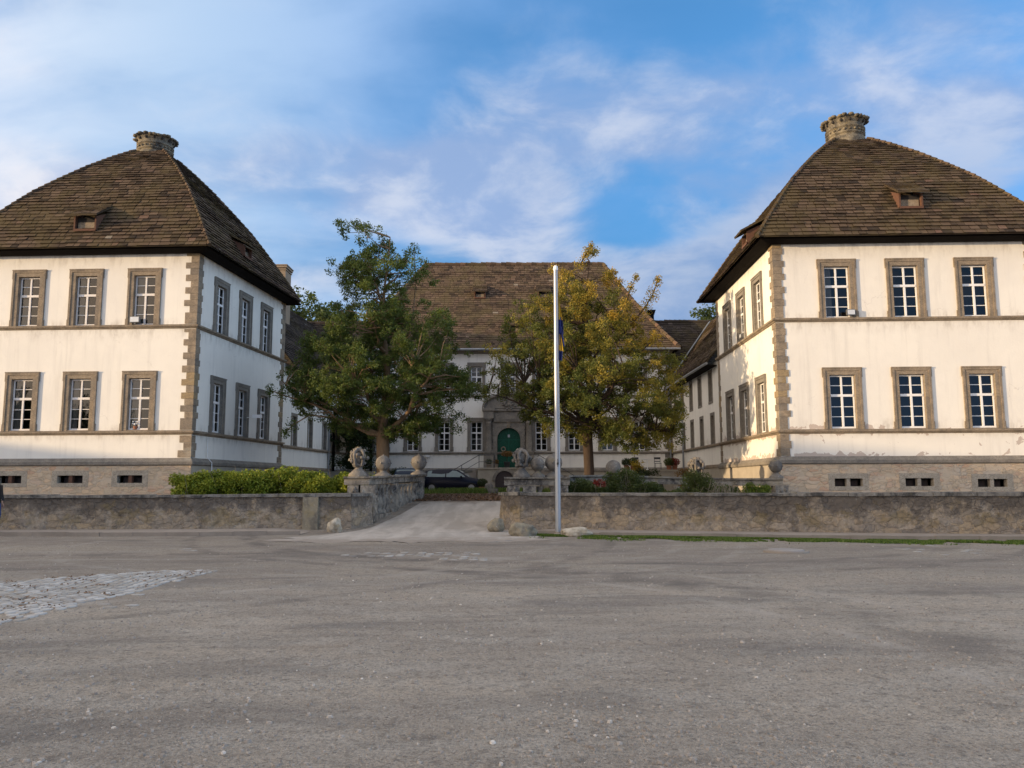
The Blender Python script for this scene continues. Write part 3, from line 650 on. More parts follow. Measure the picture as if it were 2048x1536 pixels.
def tile_slope(mb, Lp, Rp, expo=.225, tw=.38, lift=.065, seed=0, sheet=1, rowjit=.3):
    rnd = random.Random(seed)
    Lp = [Vector(p) for p in Lp]; Rp = [Vector(p) for p in Rp]
    ud = (Rp[0] - Lp[0]).normalized()
    base = [p - ud * p.dot(ud) for p in Lp]; uL = [p.dot(ud) for p in Lp]; uR = [p.dot(ud) for p in Rp]
    S = [0]
    for a, b in zip(base[:-1], base[1:]): S.append(S[-1] + (b - a).length)
    def at(v):
        v = min(max(v, 0), S[-1]); i = 0
        while i < len(S) - 2 and S[i + 1] < v: i += 1
        t = (v - S[i]) / max(1e-6, S[i + 1] - S[i]); vd = (base[i + 1] - base[i]).normalized(); nrm = ud.cross(vd)
        return base[i].lerp(base[i + 1], t), nrm, uL[i] + (uL[i + 1] - uL[i]) * t, uR[i] + (uR[i + 1] - uR[i]) * t
    mb.add([l - Vector((0, 0, .03)) for l in Lp] + [r - Vector((0, 0, .03)) for r in Rp], [(i, len(Lp) + i, len(Lp) + i + 1, i + 1) for i in range(len(Lp) - 1)], 0, .0)
    k = 0; v = 0.0
    while v < S[-1] - .03:
        ex = expo * rnd.uniform(.92, 1.08)
        v1 = min(v + ex * 1.12, S[-1]); b0, n0, l0, r0 = at(v); b1, n1, l1, r1 = at(v1)
        u = min(l0, l1) - rnd.random() * tw; um = max(r0, r1)
        sag = .012 * math.sin(k * .7 + seed)
        while u < um:
            wd = tw * rnd.uniform(.6, 1.35); a0, a1 = max(u, l0), min(u + wd, r0); c0, c1 = max(u, l1), min(u + wd, r1)
            g = .011
            if a1 - a0 > .03 or c1 - c0 > .03:
                if a1 < a0: a0 = a1 = min(max(a0, l0), r0)
                if c1 < c0: c0 = c1 = min(max(c0, l1), r1)
                sk = rnd.uniform(-.05, .05); lf = lift * rnd.uniform(.75, 1.35) + sag; dz = rnd.uniform(-.02, .02)
                j = rnd.uniform(-rowjit, rowjit) * .06
                vd0 = (b1 - b0)
                P = [b0 + ud * (a0 + g) + n0 * (lf + dz * .4) + vd0 * j, b0 + ud * (a1 - g) + n0 * (lf - dz * .4) + vd0 * j, b1 + ud * (c1 - g) + n1 * .012, b1 + ud * (c0 + g) + n1 * .012]
                Q = [P[0] - n0 * .045, P[1] - n0 * .045]
                t = rnd.random(); t = t * .78 if rnd.random() < .93 else t
                mb.add(P, [(0, 1, 2, 3)], 0, t); mb.add([P[0], P[1], Q[0], Q[1], P[2], P[3]], [(2, 3, 1, 0), (3, 4, 1), (2, 0, 5)], 0, 0.0)  # tile edges coloured dark to draw the shade between courses
            u += wd
        v += ex; k += 1
def dormer(parent, p, nrm2, width=1.0, h=.50, slope=.9, label=None, redcheek=True, roofL=1.5):
    """small shed dormer: p = point on the roof at the dormer's foot, nrm2 = outward horizontal direction"""
    d = Vector((nrm2[0], nrm2[1], 0)).normalized(); x = Vector((-d.y, d.x, 0)); o = MB(); rb = MB()
    def P(a, b, c): return p + x * a + d * b + Vector((0, 0, c))
    w2 = width / 2; dep = .75
    # cheeks + cill + dark opening
    for s in (-1, 1):
        q = [P(s * w2, .22, -.1), P(s * w2, .22, h), P(s * w2, -dep, h + .45), P(s * w2, -.25, -.1)]; r = [P(s * (w2 - .07), .22, -.1), P(s * (w2 - .07), .22, h), P(s * (w2 - .07), -dep, h + .45), P(s * (w2 - .07), -.25, -.1)]
        o.add(q + r, [(0, 1, 2, 3), (7, 6, 5, 4), (0, 4, 5, 1), (1, 5, 6, 2), (2, 6, 7, 3), (3, 7, 4, 0)], 0)
    o.add([P(-w2, .24, -.16), P(w2, .24, -.16), P(w2, .24, -.06), P(-w2, .24, -.06), P(-w2, -.3, -.10), P(w2, -.3, -.10)], [(0, 1, 2, 3), (3, 2, 5, 4)], 0)
    o.add([P(-w2 + .07, .05, -.06), P(w2 - .07, .05, -.06), P(w2 - .07, .05, h), P(-w2 + .07, .05, h)], [(0, 1, 2, 3)], 1)
    o.add([P(-w2 + .12, .07, -.05), P(w2 - .12, .07, -.05), P(w2 - .12, .07, h * .55), P(-w2 + .12, .07, h * .55)], [(0, 1, 2, 3)], 2)
    o = o.build('dormer', [M['redwood'], M['dark'], M['stone']], parent, label)
    lo, hi = P(0, .5, h + .02), P(0, -roofL, h + .02 + roofL * .80)
    tile_slope(rb, [lo - x * (w2 + .16), hi - x * (w2 + .10)], [lo + x * (w2 + .16), hi + x * (w2 + .10)], .21, .36, .035, 5)
    a, b, c, e = lo - x * (w2 + .16), lo + x * (w2 + .16), hi + x * (w2 + .1), hi - x * (w2 + .1); dn = Vector((0, 0, -.07))
    rb.add([a, b, c, e, a + dn, b + dn, c + dn, e + dn], [(7, 6, 5, 4), (0, 4, 5, 1), (1, 5, 6, 2), (3, 7, 4, 0)], 0, .1)
    rb.build('dormer_roof', M['tile'], o)

def finial(parent, c, r, z0, z1, seed):
    mb = MB(); H = z1 - z0; cx, cy = c
    mb.lathe([(r * .98, z0 - .5), (r * .98, z0), (r * .90, z0 + .03), (r * .90, z0 + H * .12), (r * .99, z0 + H * .15), (r * .99, z0 + H * .20), (r * .90, z0 + H * .22), (r * .91, z0 + H * .42), (r * 1.0, z0 + H * .45), (r * 1.0, z0 + H * .50), (r * .90, z0 + H * .53), (r * .93, z0 + H * .70), (r * 1.02, z0 + H * .86), (r * 1.10, z0 + H * .95), (r * .9, z0 + H)], cx, cy, 40)
    rnd = random.Random(seed)
    for k in range(26):                      # leaf crown
        a = 2 * math.pi * k / 26 + rnd.uniform(-.06, .06)
        mb.rock((cx + math.cos(a) * r * 1.10, cy + math.sin(a) * r * 1.10, z0 + H * (.92 + rnd.uniform(-.06, .04))), (r * .15, r * .15, H * .085), k, 1, .5)
    for k in range(22):                      # carved band
        a = 2 * math.pi * k / 22
        mb.rock((cx + math.cos(a) * r * .93, cy + math.sin(a) * r * .93, z0 + H * .32), (r * .09, r * .09, H * .06), k, 1, .4)
    for k in range(14):                      # dark drilled eyes under the crown
        a = 2 * math.pi * k / 14 + .1; R0 = r * .985
        mb.rock((cx + math.cos(a) * R0 * .985, cy + math.sin(a) * R0 * .985, z0 + H * .76), (r * .075, r * .075, H * .085), k, 2, .1, m=1)
    mb.build('finial', [M['finial'], M['dark']], parent)

SPROF = [(1.035, 11.64), (.985, 12.10), (.915, 12.72), (.835, 13.42), (.75, 14.15), (.655, 14.92), (.535, 15.74), (.39, 16.68), (.25, 17.48), (.125, 18.12)]
CURT = [[(-.95, -.15, 0, 1)], [(-.95, -.35, 0, 1)], [(-.95, -.1, 0, 1), (.75, .95, 0, 1)], None]
def tower(name, A, B, Cc, D, label, front_u, side_u, side_right, bw, plast, dz, dorm, fin, frontW, sideW):
    """A near courtyard corner, B far courtyard corner, Cc near outer corner, D far outer corner"""
    root = thing(name, (0, 0, 0), label, 'building')
    if side_right: fF, fS, fB, fO = (Cc, A), (A, B), (B, D), (D, Cc); poly = [Cc, A, B, D]
    else: fF, fS, fB, fO = (A, Cc), (B, A), (D, B), (Cc, D); poly = [A, Cc, D, B]
    LF, LS = face_frame(*fF)[3], face_frame(*fS)[3]
    holesF, holesS = [], []
    zs = [(3.84 + dz, 2.50), (8.36 + dz * .3, 2.48)]
    i = 0
    for z, H in zs:
        for u in front_u:
            uu = LF - u if side_right else u
            cur = CURT[i % 3] if side_right else (CURT[1] if i in (3,) else None)
            holesF.append(window(root, fF, uu, z, frontW, H, .26, .11, curtain=cur, old=side_right)); i += 1
        for u in side_u:
            uu = u if side_right else LS - u
            holesS.append(window(root, fS, uu, z, sideW, H, .26, .10, stone='stone_grey'))
    mb = MB(); wall_face(mb, *fF, 2.5, 11.75, holesF); wall_face(mb, *fS, 2.5, 11.75, holesS); wall_face(mb, *fB, 2.5, 11.75); wall_face(mb, *fO, 2.5, 11.75)
    mb.build('wall', M[plast], root)
    # basement: rubble on the front, render on the side
    holesB = [(u0, u1, zz, zz + .32) for (u0, u1, zz) in bw]; pb = MB()
    _, dF, nF, _ = face_frame(*fF); _, dS, nS, _ = face_frame(*fS)
    off = .10; oP = offset_poly([Vector(p) for p in poly], off)
    pf = dict(zip(['Cc', 'A', 'B', 'D'] if side_right else ['A', 'Cc', 'D', 'B'], oP))
    fFb = (pf['Cc'], pf['A']) if side_right else (pf['A'], pf['Cc']); shift = face_frame(*fFb)[3] - LF
    wall_face(pb, *fFb, -1.0, 2.45, holesB)
    pb.build('basement_wall', M['rubble'], root)
    sbm = MB(); fSb = (pf['A'], pf['B']) if side_right else (pf['B'], pf['A']); wall_face(sbm, *fSb, -1.0, 2.45); wall_face(sbm, pf['B'], pf['D'], -1, 2.45) if side_right else wall_face(sbm, pf['D'], pf['B'], -1, 2.45)
    wall_face(sbm, pf['D'], pf['Cc'], -1, 2.45) if side_right else wall_face(sbm, pf['Cc'], pf['D'], -1, 2.45)
    sbm.build('basement_render', M['rubble_smooth'], root)
    a, d, n, L = face_frame(*fFb)
    for (u0, u1, zz, z2) in holesB:                       # basement lights with stone frame and posts
        wb = MB()
        def Q(u, o, z): return a + d * u + n * o + Vector((0, 0, z))
        def bx(u0_, u1_, o0, o1, z0_, z1_, m, t=.5):
            vs = [Q(u, o, z) for z in (z0_, z1_) for u, o in ((u0_, o1), (u1_, o1), (u1_, o0), (u0_, o0))]
            wb.add(vs, [(3, 2, 1, 0), (4, 5, 6, 7), (0, 1, 5, 4), (1, 2, 6, 5), (2, 3, 7, 6), (3, 0, 4, 7)], m, t)
        bx(u0 - .24, u0, -.25, .012, zz - .16, z2 + .20, 0, .3); bx(u1, u1 + .24, -.25, .012, zz - .16, z2 + .20, 0, .5); bx(u0, u1, -.25, .010, z2, z2 + .20, 0, .4); bx(u0, u1, -.25, .014, zz - .16, zz, 0, .6)
        mid = (u0 + u1) / 2; bx(mid - .075, mid + .075, -.22, -.03, zz, z2, 1 if side_right else 0, .5); bx(u0, u1, -.6, -.5, zz - .1, z2 + .1, 2)
        bx(u0 + .08, mid - .12, -.40, -.36, zz, z2 - .08, 3); bx(mid + .12, u1 - .08, -.40, -.36, zz, z2 - .10, 3)
        wb.build('basement_window', [M['stone_pale'], M['redwood'], M['dark'], M['cellar']], root)
    V2 = [Vector(p) for p in poly]
    for (nm, z, prof) in (('string_course', 8.22 + dz * .3, [(0, 0), (.05, .01), (.09, .06), (.14, .08), (.15, .15), (.06, .17), (0, .19)]), ('string_course', 3.66 + dz, [(0, 0), (.05, .01), (.09, .06), (.15, .08), (.16, .15), (.06, .17), (0, .19)]), ('plinth_course', 2.40 + dz * .5, [(.10, -.05), (.17, 0), (.18, .12), (.12, .18), (.06, .26), (0, .28)])):
        sb = MB(); ring(sb, V2, [(o, z + h) for o, h in prof], tone=.35); sb.build(nm, M['stone_grey' if nm[0] == 'p' else 'stone'], root)
    for fa, fb_ in ((fF, fS), (fS, fB)) if side_right else ((fS, fF), (fB, fS)):
        fl = (.52, .33); qb = MB()
        quoins(qb, fa, fb_, 8.42 + dz * .3, 11.6, .275, seed=3, first=.5, lens=fl); quoins(qb, fa, fb_, 3.86 + dz, 8.20 + dz * .3, .285, seed=4, first=.5, lens=fl); quoins(qb, fa, fb_, 2.70 + dz * .5, 3.65 + dz, .30, seed=5, first=0, lens=fl)
        qb.build('quoins', M['stone'], root)
    (fo, ff) = (fO, fF) if side_right else (fF, fO); qb = MB()
    quoins(qb, fo, ff, 8.42, 11.6, .275, seed=9); quoins(qb, fo, ff, 3.9, 8.2, .285, seed=8)
    qb.build('quoins', M['stone'], root)
    # roof
    K = sum(V2, Vector((0, 0))) / 4; ov = .62; E = offset_poly(V2, ov)
    if side_right: bk = (V2[1] - V2[2]).normalized() * .75; E[2] = E[2] + bk; E[3] = E[3] + bk
    rb = MB()
    for i in range(4):
        a0, b0 = E[i], E[(i + 1) % 4]
        Lp = [(*(K + (a0 - K) * s), z) for s, z in SPROF]; Rp = [(*(K + (b0 - K) * s), z) for s, z in SPROF]
        tile_slope(rb, Lp, Rp, seed=11 + i)
    roof = rb.build('roof', M['tile'], root)
    for i in range(4):                                   # hip tiles
        hb = MB(); P = [Vector((*(K + (E[i] - K) * s), z + .045)) for s, z in SPROF]; P = densify(P, .26)
        for p, q in zip(P[:-1], P[1:]): hb.tube([p - (q - p) * .15, q], [.10, .055], 6, tone=random.random() * .8, smooth=False)
        hb.build('hip_tiles', M['tile'], roof)
    eb = MB(); ring(eb, V2, [(0, 11.52), (ov * .45, 11.50), (ov + .03, 11.58), (ov + .05, 11.65), (0, 11.95)], tone=.1)
    for i in range(4):
        a0, b0 = V2[i], V2[(i + 1) % 4]; dd = (b0 - a0); LL = dd.length; dd = dd / LL; nn = Vector((dd.y, -dd.x))
    eb.build('eaves', M['wood_dark'], root)
    for (px_, face) in dorm:
        fa, fb2 = {'F': fF, 'S': fS}[face]; e0, e1 = E[[tuple(v) for v in V2].index(tuple(Vector(fa)))], E[[tuple(v) for v in V2].index(tuple(Vector(fb2)))]
        _, dd, nn, _ = face_frame(e0, e1); n2 = Vector((nn.x, nn.y)); den = (e0 - K).dot(n2); dr_ = ray(*px_); p = None
        for k in range(1200):
            q = EP + dr_ * (28 + k * .015); sp = (Vector((q.x, q.y)) - K).dot(n2) / den
            if sp < 1.03 and q.z < np.interp(-sp, [-v[0] for v in SPROF], [v[1] for v in SPROF]): p = q; break
        if p is not None: dormer(roof, p, nn, *((1.0, .50) if face == 'F' else (.85, .40)), roofL=1.5 if face == 'F' else .95)
    # gutter along the courtyard eaves
    e0, e1 = (E[1], E[2]) if side_right else (E[3], E[0])
    dd = (e1 - e0).normalized(); nn = Vector((dd.y, -dd.x)); gbm = MB()
    s0, s1 = (e0 + dd * .3, e1 + dd * .25) if side_right else (e0 - dd * .75, e1 - dd * 1.3)
    pr = [(math.cos(t) * .085, math.sin(t) * .085) for t in np.linspace(math.pi, 2 * math.pi, 7)]
    for q0, q1 in ((s0, s1),):
        vs = []
        for q in (q0, q1):
            for cx_, cz_ in pr: o = q + nn * (.12 + cx_); vs.append((o.x, o.y, 11.80 + cz_))
            for cx_, cz_ in reversed(pr): o = q + nn * (.12 + cx_ * .9); vs.append((o.x, o.y, 11.80 + cz_ * .9 + .002))
        m_ = len(pr) * 2; gbm.add(vs, [(i, (i + 1) % m_, m_ + (i + 1) % m_, m_ + i) for i in range(m_)] + [tuple(range(m_)), tuple(reversed(range(m_, 2 * m_)))])
    gbm.build('gutter', M['gutter'], root)
    fc, fr, f0, f1 = fin; finial(root, fc, fr, f0, f1, 5)
    return root, fF, fS
# slightly rotated footprints measured from the photograph
LA, LB = (-13.55, 34.0), (-12.62, 44.0); LC, LD = (-23.38, 34.42), (-22.45, 44.4)
RA, RB = (11.0, 33.0), (11.32, 43.7); RC, RD = (21.8, 32.62), (22.12, 43.3)
ltower, LF_, LS_ = tower('corner_tower', LA, LB, LC, LD, 'whitewashed corner pavilion on the left, its front sunlit and its courtyard side in shade', (2.34, 4.93, 7.48), (2.24, 4.86, 7.45), True,
    [(9.84 - 3.04 + .1, 9.84 - 1.96 + .1, 1.64), (9.84 - 5.62 + .1, 9.84 - 4.52 + .1, 1.64), (9.84 - 8.2 + .1, 9.84 - 7.17 + .1, 1.64)], 'plaster', 0.0,
    [((175, 458), 'F'), ((488, 512), 'S')], ((-18.1, 39.2), .88, 18.15, 19.02), 1.46, 1.45)
rtower, RF_, RS_ = tower('corner_tower', RA, RB, RC, RD, 'whitewashed corner pavilion on the right with peeling plaster above its rubble base', (2.60, 5.41, 8.24), (2.50, 5.42, 8.23), False,
    [(2.05 + .1, 3.17 + .1, 1.40), (4.87 + .1, 5.99 + .1, 1.40), (7.73 + .1, 8.89 + .1, 1.36)], 'plaster_worn', -.12,
    [((1818, 413), 'F'), ((1499, 486), 'S')], ((16.55, 38.1), .93, 18.3, 19.32), 1.56, 1.58)
for t, (x0, y0, x1, y1, yy) in ((ltower, (2.0, 0, 0, 0, 0)),): pass

# small lead patches on the roofs are pale replacement tiles, part of the roof
def patch(root, fz, e0, e1, K, s, u, w_, h_):
    pass

# ---------------------------------------------------------------- main building, wings
MX0, MX1, MY = -11.75, 11.35, 57.0
main = thing('manor_house', (0, 0, 0), 'main white manor house with portal at the back of the courtyard', 'building')
fM = ((MX0, MY), (MX1, MY)); holes = []
WXL = [-9.30, -7.04, -4.82, -2.53, 2.07, 4.40, 6.73, 9.02]
for x in WXL: holes.append(window(main, fM, x - MX0, 3.80, 1.28, 2.32, .22, .2, stone='stone_grey', curtain=random.choice([None, None, [(-.9, -.6, 0, 1), (.6, .9, 0, 1)]])))
for x in WXL + [-.15]: holes.append(window(main, fM, x - MX0, 7.88, 1.26, 2.2, .22, .2, stone='stone_grey'))
doorh = (MX0 * -1 - .24 - .82, -MX0 - .24 + .82, 2.62, 5.45)
mb = MB(); wall_face(mb, *fM, 2.45, 11.1, holes + [doorh]); wall_face(mb, (MX1, MY), (MX1, 69), 2.45, 11.1); wall_face(mb, (MX0, 69), (MX0, MY), 2.45, 11.1); wall_face(mb, (MX1, 69), (MX0, 69), 2.45, 11.1)
mb.build('wall', M['plaster'], main)
mb = MB(); wall_face(mb, *fM, -.5, 2.45, off=.08); mb.build('basement_wall', M['rubble_smooth'], main)
mpoly = [Vector((MX0, MY)), Vector((MX1, MY)), Vector((MX1, 69)), Vector((MX0, 69))]
for nm, z, prof in (('string_course', 7.62, [(0, 0), (.10, .03), (.14, .12), (0, .17)]), ('string_course', 3.58, [(0, 0), (.10, .03), (.14, .12), (0, .17)]), ('plinth_course', 2.36, [(.08, -.02), (.15, 0), (.15, .14), (0, .27)]), ('cornice', 10.75, [(0, 0), (.12, .05), (.2, .2), (.4, .3), (.4, .36), (0, .38)])):
    sb = MB(); ring(sb, mpoly, [(o, z + h) for o, h in prof], tone=.35); sb.build(nm, M['stone_grey'], main)
qb = MB(); quoins(qb, fM, ((MX1, MY), (MX1, 69)), 2.7, 10.7, .30, .03, 12, 0, (.55, .38)); qb.build('quoins', M['stone_grey'], main); qb = MB(); quoins(qb, ((MX0, 69), (MX0, MY)), fM, 2.7, 10.7, .30, .03, 13, 0, (.38, .55)); qb.build('quoins', M['stone_grey'], main)
rb = MB(); ex0, ex1, ey0, ey1, ez = MX0 - .6, MX1 + .6, MY - .6, 69.6, 11.0; rx0, rx1, ry, rz = -6.9, 7.35, 63.0, 18.95
mp = (.45, .0)
def hp(a, b, t, sag=.35): p = Vector(a).lerp(Vector(b), t); p.z -= sag * math.sin(math.pi * t) ; return p
TT = [0, .2, .4, .6, .8, 1]
def hips(a, b): return [hp(a, b, t) for t in TT]
c00, c10, c11, c01 = (ex0, ey0, ez), (ex1, ey0, ez), (ex1, ey1, ez), (ex0, ey1, ez); r0, r1 = (rx0, ry, rz), (rx1, ry, rz)
for seed, (a, b, c, d_) in enumerate(((c00, c10, r1, r0), (c10, c11, r1, r1), (c11, c01, r0, r1), (c01, c00, r0, r0))):
    tile_slope(rb, hips(a, d_), hips(b, c), .23, .40, .05, 30 + seed)
mroof = rb.build('roof', M['tile_far'], main)
for a, b in ((c00, r0), (c10, r1), (c11, r1), (c01, r0), (r0, r1)):
    hb = MB(); P = densify([hp(a, b, t, .35 if a[2] < 12 else 0) + Vector((0, 0, .05)) for t in TT], .36)
    for p, q in zip(P[:-1], P[1:]): j = Vector((0, 0, random.uniform(-.02, .03))); hb.tube([p - (q - p) * .12 + j, q + j], [.17, .13], 6, tone=random.random() * .9, smooth=False)
    hb.build('ridge_tiles', M['tile_far'], mroof)
def on_main(px, py):
    d = ray(px, py); best = None
    for k in range(400):                                  # march to the front slope
        Y = 56.4 + k * .0175; p = EP + d * (Y / d.y); t = (Y - ey0) / (ry - ey0); zz = ez + (rz - ez) * t - .35 * math.sin(math.pi * t)
        if p.z < zz + .02: return p
    return p
for px_, py_ in ((960, 594), (1087, 594), (1030, 662)): dormer(mroof, on_main(px_, py_), (0, -1), .85, .36, roofL=1.0)
gb = MB(); gb.tube([(ex0, ey0 - .08, ez - .02), (ex1, ey0 - .08, ez - .02)], .085, 8); gb.build('gutter', M['zinc'], main)
gb = MB(); gb.tube([(MX1 - .2, ey0 - .05, 10.9), (MX1 - .2, MY - .12, 10.5), (MX1 - .2, MY - .12, 2.6)], .055, 8); gb.build('downpipe', M['zinc'], main)
# portal
PX = -.24
por = MB()
def arc(cx, cz, r, n=16, a0=math.pi, a1=0): return [(cx + r * math.cos(a0 + (a1 - a0) * k / n), cz + r * math.sin(a0 + (a1 - a0) * k / n)) for k in range(n + 1)]
zs0, zsp = 2.62, 4.62
por.prismY([(PX - .82, zs0), (PX - 1.15, zs0), (PX - 1.15, 5.85), (PX, 5.85), (PX, zsp + .82)] + arc(PX, zsp, .82, 8, math.pi / 2, math.pi), MY - .22, MY + .05, tone=.45)
por.prismY([(PX + .82, zs0), (PX + .82, zsp)] + arc(PX, zsp, .82, 8, 0, math.pi / 2)[1:] + [(PX, 5.85), (PX + 1.15, 5.85), (PX + 1.15, zs0)], MY - .22, MY + .05, tone=.5)
for s in (-1, 1):
    cx = PX + s * 1.42
    por.box(cx - .34, cx + .34, MY - .55, MY, zs0, zs0 + 1.05, tone=.4); por.box(cx - .38, cx + .38, MY - .60, MY, zs0 + 1.05, zs0 + 1.17, tone=.5)
    por.box(cx - .30, cx + .30, MY - .14, MY, 3.79, 6.05, tone=.5)
    por.lathe([(.27, 3.79), (.27, 3.87), (.225, 3.95), (.235, 4.4), (.20, 5.72), (.24, 5.76), (.20, 5.80), (.20, 5.9), (.30, 6.0), (.30, 6.08)], cx, MY - .32, 18, tone=.45)
    por.box(cx - .36, cx + .36, MY - .62, MY, 6.08, 6.62, tone=.5); por.box(cx - .45, cx + .45, MY - .70, MY, 6.62, 6.80, tone=.35)
por.box(PX - 1.06, PX + 1.06, MY - .34, MY, 5.86, 6.62, tone=.5); por.box(PX - .97, PX + .97, MY - .48, MY, 6.62, 6.76, tone=.35); por.box(PX - .6, PX + .6, MY - .38, MY - .34, 6.0, 6.5, tone=.3)
por.prismY([(PX - .09, 5.42), (PX - .14, 5.86), (PX + .14, 5.86), (PX + .09, 5.42)], MY - .30, MY - .2, tone=.95)
por.prismY([(PX - 1.75, 6.80)] + [(PX + 1.75 * math.cos(a), 6.80 + .98 * math.sin(a)) for a in np.linspace(math.pi * .97, .03 * math.pi, 22)] + [(PX + 1.75, 6.80)], MY - .45, MY, tone=.35)
por.prismY([(PX - 1.88, 6.81)] + [(PX + 1.88 * math.cos(a), 6.81 + 1.10 * math.sin(a)) for a in np.linspace(math.pi * .97, .03 * math.pi, 22)] + [(PX + 1.74 * math.cos(a), 6.81 + .97 * math.sin(a)) for a in np.linspace(.03 * math.pi, math.pi * .97, 22)], MY - .68, MY - .45, tone=.45)
for k in range(40):
    a = random.uniform(0, 6.28); rr = random.uniform(0, .48); por.rock((PX + rr * 1.1 * math.cos(a), MY - .5, 7.1 + rr * .75 * math.sin(a)), (.09, .08, .08), k, 1, .4, tone=.4)
for s in (-1, 1):
    for k in range(14): por.rock((PX + s * (1.14 + random.uniform(-.02, .02)), MY - .24, 2.75 + k * .22), (.06, .04, .09), k, 1, .4, tone=.5)
por.build('portal', M['stone_grey'], main)
db = MB(); dp = [(PX - .82, zs0), (PX - .82, zsp)] + arc(PX, zsp, .82, 20)[1:-1] + [(PX + .82, zsp), (PX + .82, zs0)]
db.prismY(dp, MY + .02, MY + .10); 
db.build('door', M['green'], main); dr = bpy.data.objects['door']
rl = MB()
def bar(x0, z0, x1, z1, w_=.022, y=MY - .002):
    d = Vector((x1 - x0, z1 - z0)); L = d.length; d = d / L; nn = Vector((-d.y, d.x)) * w_ / 2
    rl.add([(x0 - nn.x, y, z0 - nn.y), (x1 - nn.x, y, z1 - nn.y), (x1 + nn.x, y, z1 + nn.y), (x0 + nn.x, y, z0 + nn.y), (x0 - nn.x, y + .025, z0 - nn.y), (x1 - nn.x, y + .025, z1 - nn.y), (x1 + nn.x, y + .025, z1 + nn.y), (x0 + nn.x, y + .025, z0 + nn.y)],
           [(0, 1, 2, 3), (4, 5, 1, 0), (3, 2, 6, 7), (1, 5, 6, 2), (4, 0, 3, 7)])
for s in (-1, 1):
    for r in (.1, .18, .26, .34):                       # diamond panels
        for cz in (4.18, 3.22): 
            cx = PX + s * .42
            bar(cx - r, cz, cx, cz + r * 1.25); bar(cx, cz + r * 1.25, cx + r, cz); bar(cx + r, cz, cx, cz - r * 1.25); bar(cx, cz - r * 1.25, cx - r, cz)
    for k in range(6): x0 = .06 + k * .115; zt = math.sqrt(max(0, .76 ** 2 - (x0) ** 2)); bar(PX + s * x0, zsp + .52 - x0 * .65 if k % 2 else zsp + .12, PX + s * (x0 + .10), zsp + min(zt * .9, .62))
for z in (3.0, 3.70, 4.60): bar(PX - .80, z, PX + .80, z, .05)
bar(PX, zs0, PX, zsp + .75, .05)
rl.build('door_relief', M['green_lt'], dr)
mb = MB(); mb.box(PX - .07, PX + .07, MY - .03, MY + .02, 4.78, 4.97); mb.build('lock_plate', M['alu'], dr)
wr = thing('door_wreath', (PX - .38, MY - .04, 3.95), 'small round dried wreath hung on the green door', 'wreath')
mb = MB(); 
for k in range(22): a = 2 * math.pi * k / 22; mb.rock((.14 * math.cos(a), 0, .14 * math.sin(a)), (.045, .04, .045), k, 1, .4)
mb.build('ring', M['twig'], wr)
mb = MB(); mb.box(-.15, .15, -.01, .01, -.07, .07); o = mb.build('notice', M['white'], None); o.location = (PX - .38, MY - .02, 3.58); tag(o, 'white paper notice below the wreath on the green door', 'notice')
# stairs with landing
st = thing('stone_stairs', (0, 0, 0), 'double stone stairway with landing before the green door', 'stairs')
mb = MB(); mb.box(PX - 2.1, PX + 2.1, 54.4, MY - .62, .9, 2.52); mb.box(PX - 2.16, PX + 2.16, 54.3, MY - .61, 2.52, 2.60)
mb.build('landing', M['rubble_smooth'], st)
for s in (-1, 1):
    mb = MB()
    for k in range(9):
        x0, x1 = sorted((PX + s * (2.16 + k * .28), PX + s * (2.16 + (k + 1) * .28))); mb.box(x0, x1, 54.6, 56.2, .9, 2.44 - k * .165, tone=random.random())
    mb.build('steps', M['kerb'], st)
    hb = MB()
    for y in (54.5,):
        P0, P1 = (PX + s * 2.0, y, 3.45), (PX + s * 4.6, y, 1.95)
        hb.tube([(PX + s * .95, y, 3.46), P0, P1], .022, 6); hb.tube([(PX + s * .95, y, 3.0), (PX + s * 2.0, y, 3.0), (PX + s * 4.6, y, 1.5)], .016, 6)
        for t in (0, .45, .98): x = PX + s * (2.0 + 2.6 * t); hb.tube([(x, y, 2.5 - 1.5 * t), (x, y, 3.45 - 1.5 * t)], .02, 6)
        hb.tube([(PX + s * .95, y, 2.55), (PX + s * .95, y, 3.46)], .02, 6)
    hb.build('handrail', M['iron'], st)
mb = MB(); cx = PX - .28
mb.prismY([(cx - .62, 1.0), (cx - .62, 1.75)] + arc(cx, 1.75, .62, 12)[1:-1] + [(cx + .62, 1.75), (cx + .62, 1.0)], 54.33, 54.42); mb.build('cellar_door', M['cellar'], st)
mb = MB(); op = [(cx - .82, 1.75)] + arc(cx, 1.75, .82, 12)[1:-1] + [(cx + .82, 1.75), (cx + .63, 1.75)] + arc(cx, 1.75, .63, 12, 0, math.pi)[1:-1] + [(cx - .63, 1.75)]
mb.prismY(op, 54.25, 54.39); mb.build('cellar_arch', M['stone_grey'], st)

